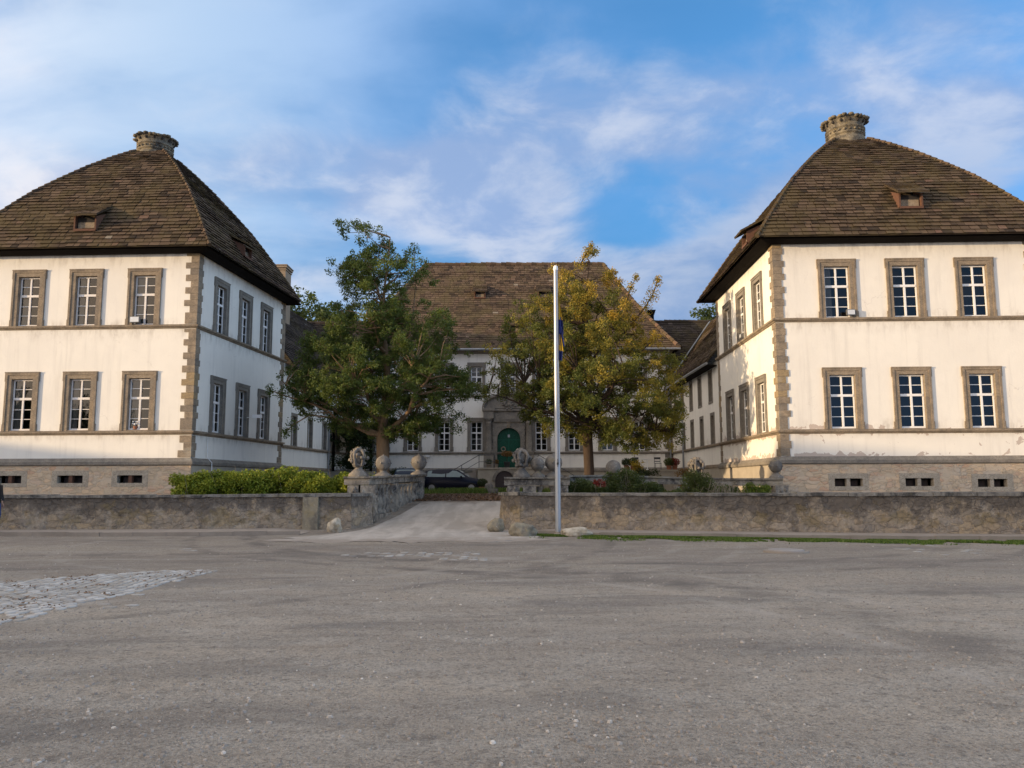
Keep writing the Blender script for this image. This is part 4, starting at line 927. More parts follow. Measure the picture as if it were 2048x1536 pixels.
# wings
def wing(name, label, P0, P1, side, wins_lo, wins_up, link_x):
    root = thing(name, (0, 0, 0), label, 'building')
    face = (P0, P1); holes = []
    a, d, n, L = face_frame(*face)
    for u, z, W_, H_ in wins_lo: holes.append(window(root, face, u, z, W_, H_, .17, .17, 'small', 'stone_grey'))
    for u, z, W_, H_ in wins_up: holes.append(window(root, face, u, z, W_, H_, .17, .17, 'small', 'stone_grey'))
    mb = MB(); wall_face(mb, *face, 2.5, 8.25, holes)
    if side > 0: wall_face(mb, (MX1, MY + .3), (MX1 + 12, MY + .3), 2.5, 8.3)
    else: wall_face(mb, (MX0 - 12, MY + .3), (MX0, MY + .3), 2.5, 8.3)
    mb.build('wall', M['plaster'], root)
    mb = MB(); wall_face(mb, *face, 0, 2.48, off=.08); mb.build('basement_wall', M['rubble_smooth'], root)
    for nm, z, dz2 in (('string_course', 3.56, .16), ('plinth_course', 2.36, .2)):
        mb = MB()
        vs = []
        for q in (a, a + d * L):
            for o, h in ((.08, 0), (.13, .03), (.14, dz2 - .04), (0, dz2)): p = q + n * o; vs.append((p.x, p.y, z + h))
        mb.add(vs, [(i, i + 4, i + 5, i + 1) if False else (i, i + 1, i + 5, i + 4) for i in range(3)]); mb.build(nm, M['stone'], root)
    # roofs: slope along the courtyard, cross roof towards the main house
    e0, e1 = a + n * .55, a + d * L + n * .55
    rw, rzz = 4.35, 13.7; ez_ = 8.15
    rb = MB(); far, near = (e1, e0) if side < 0 else (e0, e1)
    if side > 0:
        Lq, Rq = Vector((e0.x, 56.35, ez_)), Vector((e1.x, e1.y + .2, ez_)); top = rw
        ridL, ridR = Vector((e0.x + rw, 60.4, rzz)), Vector((e1.x + rw, e1.y + .2, rzz))
        tile_slope(rb, [Lq, ridL], [Rq, ridR], .2, .36, .045, 51)
        rr = rb.build('roof', M['tile'], root)
        rb = MB(); tile_slope(rb, [Vector((Lq.x, 56.4, ez_)), Vector((Lq.x - .2, 60.4, rzz))], [Vector((Lq.x + .001, 56.4, ez_)), Vector((Lq.x + 14, 60.4, rzz))], .2, .36, .045, 52)
    else:
        Lq, Rq = Vector((e0.x, e0.y + .2, ez_)), Vector((e1.x, 56.35, ez_))
        ridL, ridR = Vector((e0.x - rw, e0.y + .2, rzz)), Vector((e1.x - rw, 60.4, rzz))
        tile_slope(rb, [Lq, ridL], [Rq, ridR], .2, .36, .045, 53)
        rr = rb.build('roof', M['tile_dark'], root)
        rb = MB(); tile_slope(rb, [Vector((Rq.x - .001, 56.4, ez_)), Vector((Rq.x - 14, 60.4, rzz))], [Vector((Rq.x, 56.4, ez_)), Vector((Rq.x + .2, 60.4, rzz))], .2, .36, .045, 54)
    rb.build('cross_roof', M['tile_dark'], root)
    hb = MB(); P = densify([Vector((Lq.x - 1 if side > 0 else Rq.x - 14, 60.4, rzz + .04)), Vector((Lq.x + 14 if side > 0 else Rq.x + 1, 60.4, rzz + .04))], .36)
    for p, q in zip(P[:-1], P[1:]): j = Vector((0, 0, random.uniform(-.03, .03))); hb.tube([p + j, q + j], [.15, .12], 6, tone=random.random(), smooth=False)
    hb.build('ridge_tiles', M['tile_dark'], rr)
    vb = MB(); 
    if side > 0: vb.tube([Lq + Vector((0, 0, .1)), ridL + Vector((0, 0, .10))], .07, 6)
    else: vb.tube([Rq + Vector((0, 0, .1)), ridR + Vector((0, 0, .10))], .07, 6)
    vb.build('valley_flashing', M['zinc'], rr)
    eb = MB(); s0, s1 = Vector((Lq.x, Lq.y, 0)), Vector((Rq.x, Rq.y, 0)); b0, b1 = s0 - n * .55, s1 - n * .55
    eb.add([(s0.x, s0.y, 8.04), (s1.x, s1.y, 8.04), (b1.x, b1.y, 7.98), (b0.x, b0.y, 7.98), (s0.x, s0.y, 8.14), (s1.x, s1.y, 8.14)], [(0, 1, 2, 3), (0, 4, 5, 1)])
    eb.build('eaves', M['wood_dark'], root)
    gb = MB(); gb.tube([Vector((s0.x, s0.y, 8.08)) + n * .06, Vector((s1.x, s1.y, 8.08)) + n * .06], .075, 8); gb.build('gutter', M['zinc' if side > 0 else 'gutter'], root)
    return root, a, d, n
def wy(px, plane_x, d0): return plane_x / ((px - 1024) / FPX) if False else None
def uR(px):          # distance along right wing face from its far end, from a pixel column near eye level
    Y = 11.35 * FPX / (px - 1024) * .9975; return 57.0 - Y
def uL(px):
    k = (1024 - px) / FPX; Y = (12.62 + .0685 * 44) / (k + .0685) * .9975; return (Y - 44.0) * 1.0023
lo = [(uR(a), 3.74, 1.0, 1.75) for a in (1425.5, 1403.5, 1384, 1366.5)]; up = [(uR(a), 6.15, 1.0, 1.80) for a in (1423.5, 1401.5, 1383.5, 1365.5, 1351)]
rwing, ra, rd, rn = wing('side_wing', 'right-hand white courtyard wing behind the right pavilion, with rows of small windows', (MX1, 57.0), RB, 1, lo, up, 0)
lo = [(uL(a), 3.74, 1.05, 1.85) for a in (589, 621, 650)]; up = [(uL(a), 6.15, 1.05, 1.75) for a in (589, 621, 650)]
lo += [(10.9, 3.74, 1.0, 1.8)]
lwing, la, ld, ln = wing('side_wing', 'left-hand white courtyard wing behind the left tree, in shade', LB, (MX0, 57.0), -1, lo, up, 0)
# chimneys, downpipes
def chimney(parent, x0, x1, y0, y1, z0, z1, m='brickc'):
    mb = MB(); mb.box(x0, x1, y0, y1, z0, z1 - .22); mb.box(x0 - .05, x1 + .05, y0 - .05, y1 + .05, z1 - .34, z1 - .26); mb.box(x0 - .09, x1 + .09, y0 - .09, y1 + .09, z1 - .2, z1 - .06); mb.box(x0 - .13, x1 + .13, y0 - .13, y1 + .13, z1 - .06, z1); mb.build('chimney', M[m], parent)
p0, p1 = atY(531, 534, 50), atY(572, 534, 50); chimney(lwing, p1.x - 1.05, p1.x - .02, 50, 51.3, 11, p0.z + .15)
p0 = atY(1299, 640, 61); chimney(rwing, p0.x, p0.x + .35, 61, 61.5, 12.5, atY(1300, 620, 61).z, 'wood_dark')
Yd = ra.y - (57 - 52.3)
mb = MB(); xx = 11.35 - .35; mb.tube([(xx - .35, 54.0, 8.0), (xx - .3, 54.0, 7.75), (xx + .15, 53.0, 7.1), (xx + .18, 52.8, 6.7), (xx + .18, 52.8, 2.3), (xx - .05, 53.4, 1.6)], .065, 8); mb.build('downpipe', M['zinc'], rwing)
mb = MB(); q = la + ld * 8.6 + ln * .1; mb.tube([(q.x + .4, q.y, 8.0), (q.x, q.y, 7.5), (q.x, q.y, 1.6)], .06, 8); mb.build('downpipe', M['zinc'], lwing)
mb = MB(); q = Vector((LA[0], LA[1], 0)) + Vector((.0926, .9957, 0)) * 1.35 + Vector((.9957, -.0926, 0)) * .08; mb.tube([(q.x, q.y, 3.6), (q.x, q.y, 2.75), (q.x + .18, q.y + .1, 2.5), (q.x + .2, q.y + .1, 1.2)], .016, 6); mb.build('cable', M['white'], ltower)
# little lights mounted on sills
def floodlight(face, u, z, label, w_=.34, h_=.24, out=.16):
    a, d, n, L = face_frame(*face); p = a + d * u + n * out
    t = thing('floodlight', (p.x, p.y, z), label, 'lamp', rz=math.atan2(d.y, d.x))
    mb = MB(); mb.box(-w_ / 2, w_ / 2, -.05, .08, .06, .06 + h_); mb.box(-.03, .03, 0, .05, -.0, .06); mb.build('housing', M['grey_metal'], t)
    mb = MB(); mb.box(-w_ / 2 + .025, w_ / 2 - .025, -.056, -.051, .085, .035 + h_); mb.build('lens', M['lamp'], t)
floodlight(LF_, 9.84 - 2.62, 8.41, 'pale square floodlight on the upper ledge of the left pavilion', .42, .26)
floodlight(RF_, 3.05, 8.37, 'dark floodlight on the upper ledge of the right pavilion')
floodlight(RS_, 10.7 - 5.0, 8.37, 'dark floodlight on the shaded side ledge of the right pavilion', .3, .2)
t = thing('security_camera', (-12.9 + .1, 38.75, 4.75), 'white security camera on the shaded side wall of the left pavilion', 'camera')
mb = MB(); mb.tube([(.0, 0, 0), (.35, -.05, .05)], .018, 6); mb.build('bracket', M['white'], t)
mb = MB(); mb.box(.30, .75, -.13, .0, -.02, .14); mb.build('camera_body', M['white'], t)
for px_, lb in ((855, 'small white wall lamp left of the stairs'), (1182, 'small white wall lamp beside the right tree trunk')):
    p = atY(px_, 912, 56.9); mb = MB(); mb.box(-.14, .14, -.09, .09, -.05, .03); mb.prismY([(-.10, -.05), (.10, -.05), (.07, -.09), (-.07, -.09)], -.07, .07); o = mb.build('wall_lamp', M['white']); o.location = (p.x, 56.9, p.z); tag(o, lb, 'lamp')
# flowers behind a left window sill and in the right pane are tiny plants
for face, u, z, lb in ((LF_, 9.84 - 2.34 - .15, 3.90, 'white flowering pot plant in a lower window of the left pavilion'),):
    a, d, n, L = face_frame(*face); p = a + d * u - n * .10; mb = MB(); mb.lathe([(.07, 0), (.09, .14)], sides=10, m=1)
    for k in range(14): mb.rock((random.uniform(-.14, .14), random.uniform(-.05, .05), .2 + random.uniform(0, .14)), (.035, .035, .03), k, 1, .3)
    o = mb.build('pot_plant', [M['white'], M['clay']]); o.location = (p.x, p.y, z); tag(o, lb, 'plant')

# ================================================================ BALUSTRADES
BAL_PROF = [(.15, 0), (.15, .10), (.11, .13), (.10, .16), (.155, .32), (.16, .42), (.10, .62), (.075, .70), (.10, .74), (.075, .78), (.085, .90), (.13, .96), (.14, .99), (.14, 1.06)]
def carved_block(mb, c, sx, sy, z0, z1, seed):
    mb.box(c[0] - sx, c[0] + sx, c[1] - sy, c[1] + sy, z0, z1)
    rnd = random.Random(seed)
    for k in range(26):
        f = rnd.choice(('x', 'y')); z = rnd.uniform(z0 + .12, z1 - .12)
        if f == 'y': mb.rock((c[0] + rnd.uniform(-sx, sx) * .75, c[1] - sy, z), (.07, .04, .09), k, 1, .5)
        else: mb.rock((c[0] + (sx if seed % 2 else -sx), c[1] + rnd.uniform(-sy, sy) * .75, z), (.04, .07, .09), k, 1, .5)
def capping(mb, path, z0, zz, w_=.30):
    """heavy moulded rail following a path; zz = list of top heights"""
    n = len(path); vs = []; prof = [(w_ * .75, -.30), (w_ * .85, -.20), (w_ * .72, -.17), (w_ * .78, -.10), (w_ * 1.15, -.06), (w_ * 1.2, 0), (-w_ * 1.2, 0), (-w_ * 1.15, -.06), (-w_ * .78, -.10), (-w_ * .72, -.17), (-w_ * .85, -.20), (-w_ * .75, -.30)]
    for i, p in enumerate(path):
        t = (path[min(i + 1, n - 1)] - path[max(i - 1, 0)]).normalized(); nn = Vector((t.y, -t.x, 0))
        vs += [Vector((p.x, p.y, zz[i] + h)) + nn * o for o, h in prof]
    m = len(prof)
    mb.add(vs, [(i * m + k, i * m + (k + 1) % m, (i + 1) * m + (k + 1) % m, (i + 1) * m + k) for i in range(n - 1) for k in range(m)] + [tuple(range(m)), tuple(reversed(range((n - 1) * m, n * m)))], tone=.4)
def ball(root, x, y, z, r, studs=True, label=None):
    mb = MB(); mb.lathe([(r * 1.05, z), (r * 1.05, z + .05), (r * .7, z + .12), (r * .42, z + .17), (r * .42, z + .22), (r * .6, z + .25)], x, y, 18, sq=False)
    mb.rock((x, y, z + .22 + r * .95), (r, r, r), x, 3, .05, freq=2.5)
    if studs:
        for k in range(6): a = k * math.pi / 3 + .4; mb.rock((x + math.cos(a) * r, y + math.sin(a) * r, z + .22 + r * .95), (.045, .045, .045), k, 1, .3)
        mb.rock((x, y, z + .22 + r * 1.95), (.04, .04, .05), 2, 1, .3)
    mb.build('stone_ball', M['ball'], root, label)
def cartouche(root, x, y, z, r, seed, label):
    """pierced strapwork ball: an egg inside a ring of scrolls"""
    mb = MB(); mb.lathe([(r * 1.25, z), (r * 1.25, z + .07), (r * .8, z + .2), (r * .45, z + .30), (r * .5, z + .36)], x, y, 4); cz = z + .34 + r
    mb.rock((x, y, cz), (r * .62, r * .62, r * .78), seed, 3, .1)
    rnd = random.Random(seed)
    for q in range(3):
        rot = Matrix.Rotation(q * math.pi / 3 + .2, 3, 'Z')
        P = [Vector((math.cos(a) * r * (.92 + .1 * math.sin(a * 5)), 0, math.sin(a) * r * (.95 + .1 * math.cos(a * 5)))) for a in np.linspace(0, 2 * math.pi, 25)]
        if q == 0: P = [Vector((p.x * .72, -r * .45, p.z * .78)) for p in P]
        mb.tube([Vector((x, y, cz)) + (rot @ p if q else p) for p in P], .055, 6, cap=False)
    for k in range(24):
        a = rnd.uniform(0, 6.28); b = rnd.uniform(-1.2, 1.3); mb.rock((x + r * .9 * math.cos(a) * math.cos(b), y + r * .9 * math.sin(a) * math.cos(b), cz + r * .95 * math.sin(b)), (.085, .085, .075), k, 1, .5)
    mb.build('carved_ball', M['ball'], root, label)
def balusters(root, pts, zb, h):
    for i, (x, y) in enumerate(pts):
        mb = MB(); mb.lathe([(r * 1.05, zb[i] + z * h / 1.06) for r, z in BAL_PROF], x, y, 14); mb.build('baluster', M['balu'], root)
# left balustrade: along the left edge of the drive
bl = thing('stone_balustrade', (0, 0, 0), 'heavy stone balustrade left of the drive, topped by a carved ball and two studded balls', 'balustrade')
P0, P1 = Vector((-5.42, 30.0, 0)), Vector((-4.40, 37.6, 0)); d = (P1 - P0).normalized()
mb = MB(); carved_block(mb, (P0.x - .42, P0.y + .02), .20, .30, .2, 1.52, 2); mb.build('pedestal', M['balu'], bl); mb = MB(); carved_block(mb, (P0.x + .12, P0.y + .05), .27, .32, .2, 1.52, 3); mb.build('pedestal', M['balu'], bl)
mb = MB(); c = P0 + d * 3.3; carved_block(mb, (c.x, c.y), .27, .34, .35, 1.6, 5); mb.build('pedestal', M['balu'], bl)
mb = MB(); carved_block(mb, (P1.x, P1.y), .28, .40, .5, 1.68, 7); mb.build('pedestal', M['balu'], bl)
mb = MB(); capping(mb, [P0 + Vector((-.75, -.06, 0)), P0 + Vector((.02, -.06, 0)), P0 + d * .6, P0 + d * 3.6, P1 + d * .45], 0, [1.84, 1.84, 1.85, 1.92, 1.98]); mb.build('rail', M['balu'], bl)
mb = MB(); nn = Vector((d.y, -d.x, 0)) * .26; q = [P0 + nn, P1 + nn, P1 - nn, P0 - nn]; mb.prism([(v.x, v.y) for v in q], -.1, .42); mb.build('base', M['balu'], bl)
pts = [P0 + d * t for t in (.75, 1.2, 1.65, 2.1, 2.6, 4.0, 4.5, 5.0, 5.5, 6.1, 6.7, 7.1)]
balusters(bl, [(p.x, p.y) for p in pts], [.42 + .02 * i * .3 for i in range(len(pts))], 1.12)
cartouche(bl, atY(718, 900, 30.1).x, 30.1, 1.84, .36, 3, 'carved strapwork ball on the front pedestal of the left balustrade')
ball(bl, atY(767, 900, 32.6).x, 32.6, 1.88, .31, label='studded stone ball on the middle of the left balustrade'); ball(bl, atY(838, 900, 37.3).x, 37.3, 1.98, .36, label='studded stone ball on the far end of the left balustrade')
# right balustrade: short front piece by the drive, then long run to the right pavilion
br = thing('stone_balustrade', (0, 0, 0), 'long stone balustrade right of the drive running to the right pavilion, with several balls', 'balustrade')
y0 = 29.6; xa, xb = atY(1015, 950, y0).x, atY(1132, 950, y0).x
mb = MB(); carved_block(mb, (xa + .22, y0), .22, .26, .2, 1.48, 2); mb.build('pedestal', M['balu'], br); mb = MB(); carved_block(mb, (xa + .80, y0 + .03), .24, .28, .2, 1.48, 4); mb.build('pedestal', M['balu'], br); mb = MB(); carved_block(mb, (xb - .12, y0 + .05), .18, .28, .2, 1.48, 6); mb.build('pedestal', M['balu'], br)
mb = MB(); mb.box(xa + .02, xb, y0 - .22, y0 + .3, -.1, .44); mb.build('base', M['balu'], br)
mb = MB(); capping(mb, [Vector((xa - .12, y0, 0)), Vector((xb + .12, y0 + .02, 0))], 0, [1.80, 1.80], .32); mb.build('rail', M['balu'], br)
balusters(br, [(xa + 1.18, y0 + .05), (xa + 1.66, y0 + .05)], [.44, .44], 1.02)
cartouche(br, atY(1043, 900, y0).x, y0, 1.80, .34, 9, 'carved cartouche ball nearest the drive on the right balustrade')
ball(br, atY(1075, 900, y0).x, y0, 1.80, .26, label='studded stone ball between cartouche and flagpole'); ball(br, atY(1107, 900, y0 + .3).x, y0 + .3, 1.80, .32, label='large stone ball behind the flagpole')
path = [atY(px_, 950, Y) for px_, Y in ((1128, 30.3), (1200, 31.4), (1290, 32.4), (1380, 32.6), (1470, 32.3), (1565, 31.8))]
zt = [1.86, 1.88, 1.84, 1.78, 1.74, 1.74]; path = [Vector((p.x, p.y, 0)) for p in path]
PP = []; ZZ = []
for i in range(len(path) - 1):
    for k in range(6): PP.append(path[i].lerp(path[i + 1], k / 6)); ZZ.append(zt[i] + (zt[i + 1] - zt[i]) * k / 6)
PP.append(path[-1]); ZZ.append(zt[-1])
mb = MB(); capping(mb, PP, 0, ZZ, .24); mb.build('rail', M['balu'], br)
mb = MB(); nn_ = []
for a, b in zip(PP[:-1], PP[1:]):
    dd = (b - a).normalized(); nn = Vector((dd.y, -dd.x, 0)) * .2; mb.prism([(v.x, v.y) for v in (a + nn, b + nn, b - nn, a - nn)], -.1, .45)
mb.build('base', M['balu'], br)
pts = [atY(px_, 950, Y) for px_, Y in ((1150, 30.7), (1180, 31.1), (1212, 31.5), (1245, 31.9), (1280, 32.3), (1312, 32.4), (1352, 32.5), (1371, 32.6), (1410, 32.5), (1440, 32.4), (1468, 32.3), (1532, 32.0))]
balusters(br, [(p.x, p.y) for p in pts], [.45] * len(pts), .98)
mb = MB(); carved_block(mb, (path[-1].x - .12, path[-1].y), .26, .26, .2, 1.46, 8); mb.build('pedestal', M['balu'], br)
ball(br, atY(1226, 900, 31.7).x, 31.7, 1.66, .30, False, 'smooth round stone ball on the long right balustrade'); ball(br, atY(1550, 900, 31.9).x, 31.9, 1.74, .26, label='studded ball on the balustrade end against the right pavilion')
cartouche(br, atY(1392, 900, 34.5).x, 34.5, 1.55, .36, 11, 'carved ring ball behind the shrubs on the right balustrade')

# ================================================================ FLAGPOLE, BOULDERS, MANHOLE
fp = thing('flagpole', (1.40, 25.0, 0), 'tall white aluminium flagpole standing before the right boundary wall', 'flagpole')
mb = MB(); mb.tube([(0, 0, -.1), (0, 0, 3), (0, 0, 8.32)], [.088, .085, .066], 16); mb.build('pole', M['alu'], fp)
mb = MB(); mb.lathe([(.075, 8.30), (.08, 8.34), (.07, 8.42), (.03, 8.46)], sides=16); mb.build('pole_cap', M['white'], fp)
mb = MB(); mb.tube([(.0, -.09, 2.15), (.0, -.12, 2.2)], .03, 8); mb.tube([(.0, -.115, 2.08), (.0, -.115, 2.32)], .012, 6); mb.build('cleat', M['iron'], fp)
mb = MB(); mb.tube([(.03, -.10, 2.15), (.045, -.095, 5), (.04, -.08, 8.30)], .006, 5); mb.build('halyard', M['curtain'], fp)
mb = MB(); mb.lathe([(.16, -.05), (.16, .03), (.13, .06), (.092, .07), (.092, .10)], sides=16); mb.build('foot', M['kerb'], fp)
fl = thing('flag', (1.40, 25.0, 0), 'limp yellow and blue flag hanging from the flagpole', 'flag')
def cloth(segs, name, m):
    mb = MB(); K = 14
    for z0, z1, w0, w1, ph in segs:
        vs = []
        for j in range(7):
            t = j / 6; z = z0 + (z1 - z0) * t; w_ = w0 + (w1 - w0) * t
            for k in range(K + 1): u = k / K; vs.append((.075 + w_ * u, .02 + .05 * math.sin(u * 9 + ph + t * 1.2) * (.4 + u), z - .10 * u * w_ * 3))
        n = K + 1; mb.add(vs, [(j * n + k, j * n + k + 1, (j + 1) * n + k + 1, (j + 1) * n + k) for j in range(6) for k in range(K)], smooth=True)
    mb.build(name, M[m], fl)
cloth([(7.60, 6.72, .02, .12, 0), (6.25, 5.72, .07, .14, 1)], 'yellow_stripe', 'yellow'); cloth([(6.80, 6.28, .13, .16, .5), (6.5, 5.9, .10, .19, 2.4), (5.74, 5.42, .12, .10, 2)], 'blue_stripe', 'blue')
def boulder(x, y, r, label, m, seed, sub=4, rough=.35, z=None, rz=0):
    mb = MB(); mb.rock((0, 0, 0), r, seed, sub, rough, freq=1.1); o = mb.build('boulder', M[m]); o.location = (x, y, (gz(x, y) + r[2] * .55) if z is None else z); o.rotation_euler = (0, 0, rz); tag(o, label, 'boulder', 'boulders guarding the gateway')
boulder(.30, 24.6, (.43, .33, .26), 'rounded mossy boulder left of the flagpole', 'boulder', 2.2)
boulder(1.92, 24.5, (.48, .24, .155), 'flat pale whitish boulder right of the flagpole', 'boulder_pale', 5.1, z=.1)
boulder(-.52, 26.6, (.27, .26, .27), 'small triangular boulder against the end of the right wall', 'boulder', 7.7)
boulder(-5.85, 26.9, (.24, .22, .27), 'pale boulder at the gate end of the left wall', 'boulder_pale', 9.3)
p = atZ(1572, 1104, 0); t = thing('manhole_cover', (p.x, p.y, groundz(p.x, p.y)), 'round pale concrete manhole cover in the gravel square', 'manhole')
mb = MB(); mb.lathe([(.50, -.05), (.50, .018), (.485, .03)], sides=32); mb.build('frame', M['kerb'], t)
mb = MB(); mb.lathe([(.40, .0), (.40, .042), (.385, .052)], sides=32); mb.build('cover', M['manhole'], t)

# ================================================================ CARS
def car(loc, rz, paint, label):
    root = thing('parked_car', loc, label, 'car', rz=rz)
    #          x,    zlow, zbelt, zroof, half width, roof half width
    S = [(-2.0, .42, .62, .66, .62, .55), (-1.97, .30, .95, 1.00, .76, .60), (-1.85, .24, .98, 1.20, .82, .60), (-1.55, .22, .97, 1.41, .84, .60), (-1.0, .22, .95, 1.46, .85, .62), (-.2, .22, .93, 1.47, .85, .62), (.35, .22, .91, 1.40, .85, .61), (.75, .22, .90, 1.18, .85, .64), (1.05, .22, .89, .955, .84, .70), (1.45, .24, .84, .88, .82, .68), (1.8, .28, .72, .76, .78, .62), (1.98, .38, .60, .62, .60, .5)]
    mb = MB(); vs = []
    for x, zl, zb, zr, w_, wr in S:
        vs += [(x, -w_ * .93, zl), (x, -w_, (zl + zb) / 2), (x, -w_ * .97, zb), (x, -wr, zr), (x, -wr * .5, zr + .02), (x, wr * .5, zr + .02), (x, wr, zr), (x, w_ * .97, zb), (x, w_, (zl + zb) / 2), (x, w_ * .93, zl)]
    m = 10; mb.add(vs, [(i * m + k, i * m + (k + 1) % m, (i + 1) * m + (k + 1) % m, (i + 1) * m + k) for i in range(len(S) - 1) for k in range(m)] + [tuple(range(m)), tuple(reversed(range((len(S) - 1) * m, len(S) * m)))], smooth=True)
    mb.build('body', paint, root)
    for sg in (-1, 1):
        for (xs) in (((-1.50, 1.36), (-1.02, 1.41), (-.42, 1.42), (-.42, .98), (-1.62, 1.0)), ((-.34, 1.42), (.28, 1.36), (.70, 1.13), (.86, .97), (-.34, .98))):
            mb = MB(); q = [(x, sg * (.835 - (z - .95) * .47 + .006), z) for x, z in xs]; mb.add(q, [tuple(range(len(q)))]); mb.build('side_window', M['carglass'], root)
    mb = MB(); mb.add([(-1.98 + .02, -.60, 1.02), (-1.98 + .02, .60, 1.02), (-1.60, .54, 1.37), (-1.60, -.54, 1.37)], [(0, 1, 2, 3)]); mb.add([(-1.99, -.60, 1.02), (-1.99, .60, 1.02), (-1.65, .54, 1.38), (-1.65, -.54, 1.38)], [(3, 2, 1, 0)]); mb.build('rear_window', M['carglass'], root)
    mb = MB(); mb.add([(1.10, -.66, .965), (1.10, .66, .965), (.42, .56, 1.40), (.42, -.56, 1.40)], [(0, 1, 2, 3)]); mb.build('windscreen', M['carglass'], root)
    for sx in (-1.25, 1.25):
        for sg in (-1, 1):
            mb = MB(); mb.tube([(sx, sg * .66, .31), (sx, sg * .865, .31)], .31, 20); w_ = mb.build('wheel', M['tyre'], root)
            mb = MB(); mb.tube([(sx, sg * .80, .31), (sx, sg * .875, .31)], .20, 12)
            for k in range(5): a = k * 1.257; mb.box(sx + math.cos(a) * .11 - .03, sx + math.cos(a) * .11 + .03, *sorted((sg * .875, sg * .885)), .31 + math.sin(a) * .11 - .03, .31 + math.sin(a) * .11 + .03)
            mb.build('rim', M['rim'], w_)
    for sg in (-1, 1):
        mb = MB(); mb.rock((-1.93, sg * .66, .90), (.10, .14, .09), 1, 2, .05); mb.build('tail_light', M['lamp_red'], root)
        mb = MB(); mb.rock((1.80, sg * .62, .66), (.16, .14, .08), 1, 2, .05); mb.build('headlight', M['lamp_clear'], root)
        mb = MB(); mb.rock((.62, sg * .93, 1.0), (.07, .09, .06), 1, 2, .05); mb.build('wing_mirror', paint, root)
    return root
car((-3.75, 51.6, .98), rad(-4), M['carpaint'], 'dark navy hatchback parked before the stairs, facing right')
car((-6.35, 50.8, 1.02), rad(86), M['carpaint2'], 'blue car mostly hidden behind the left balustrade')

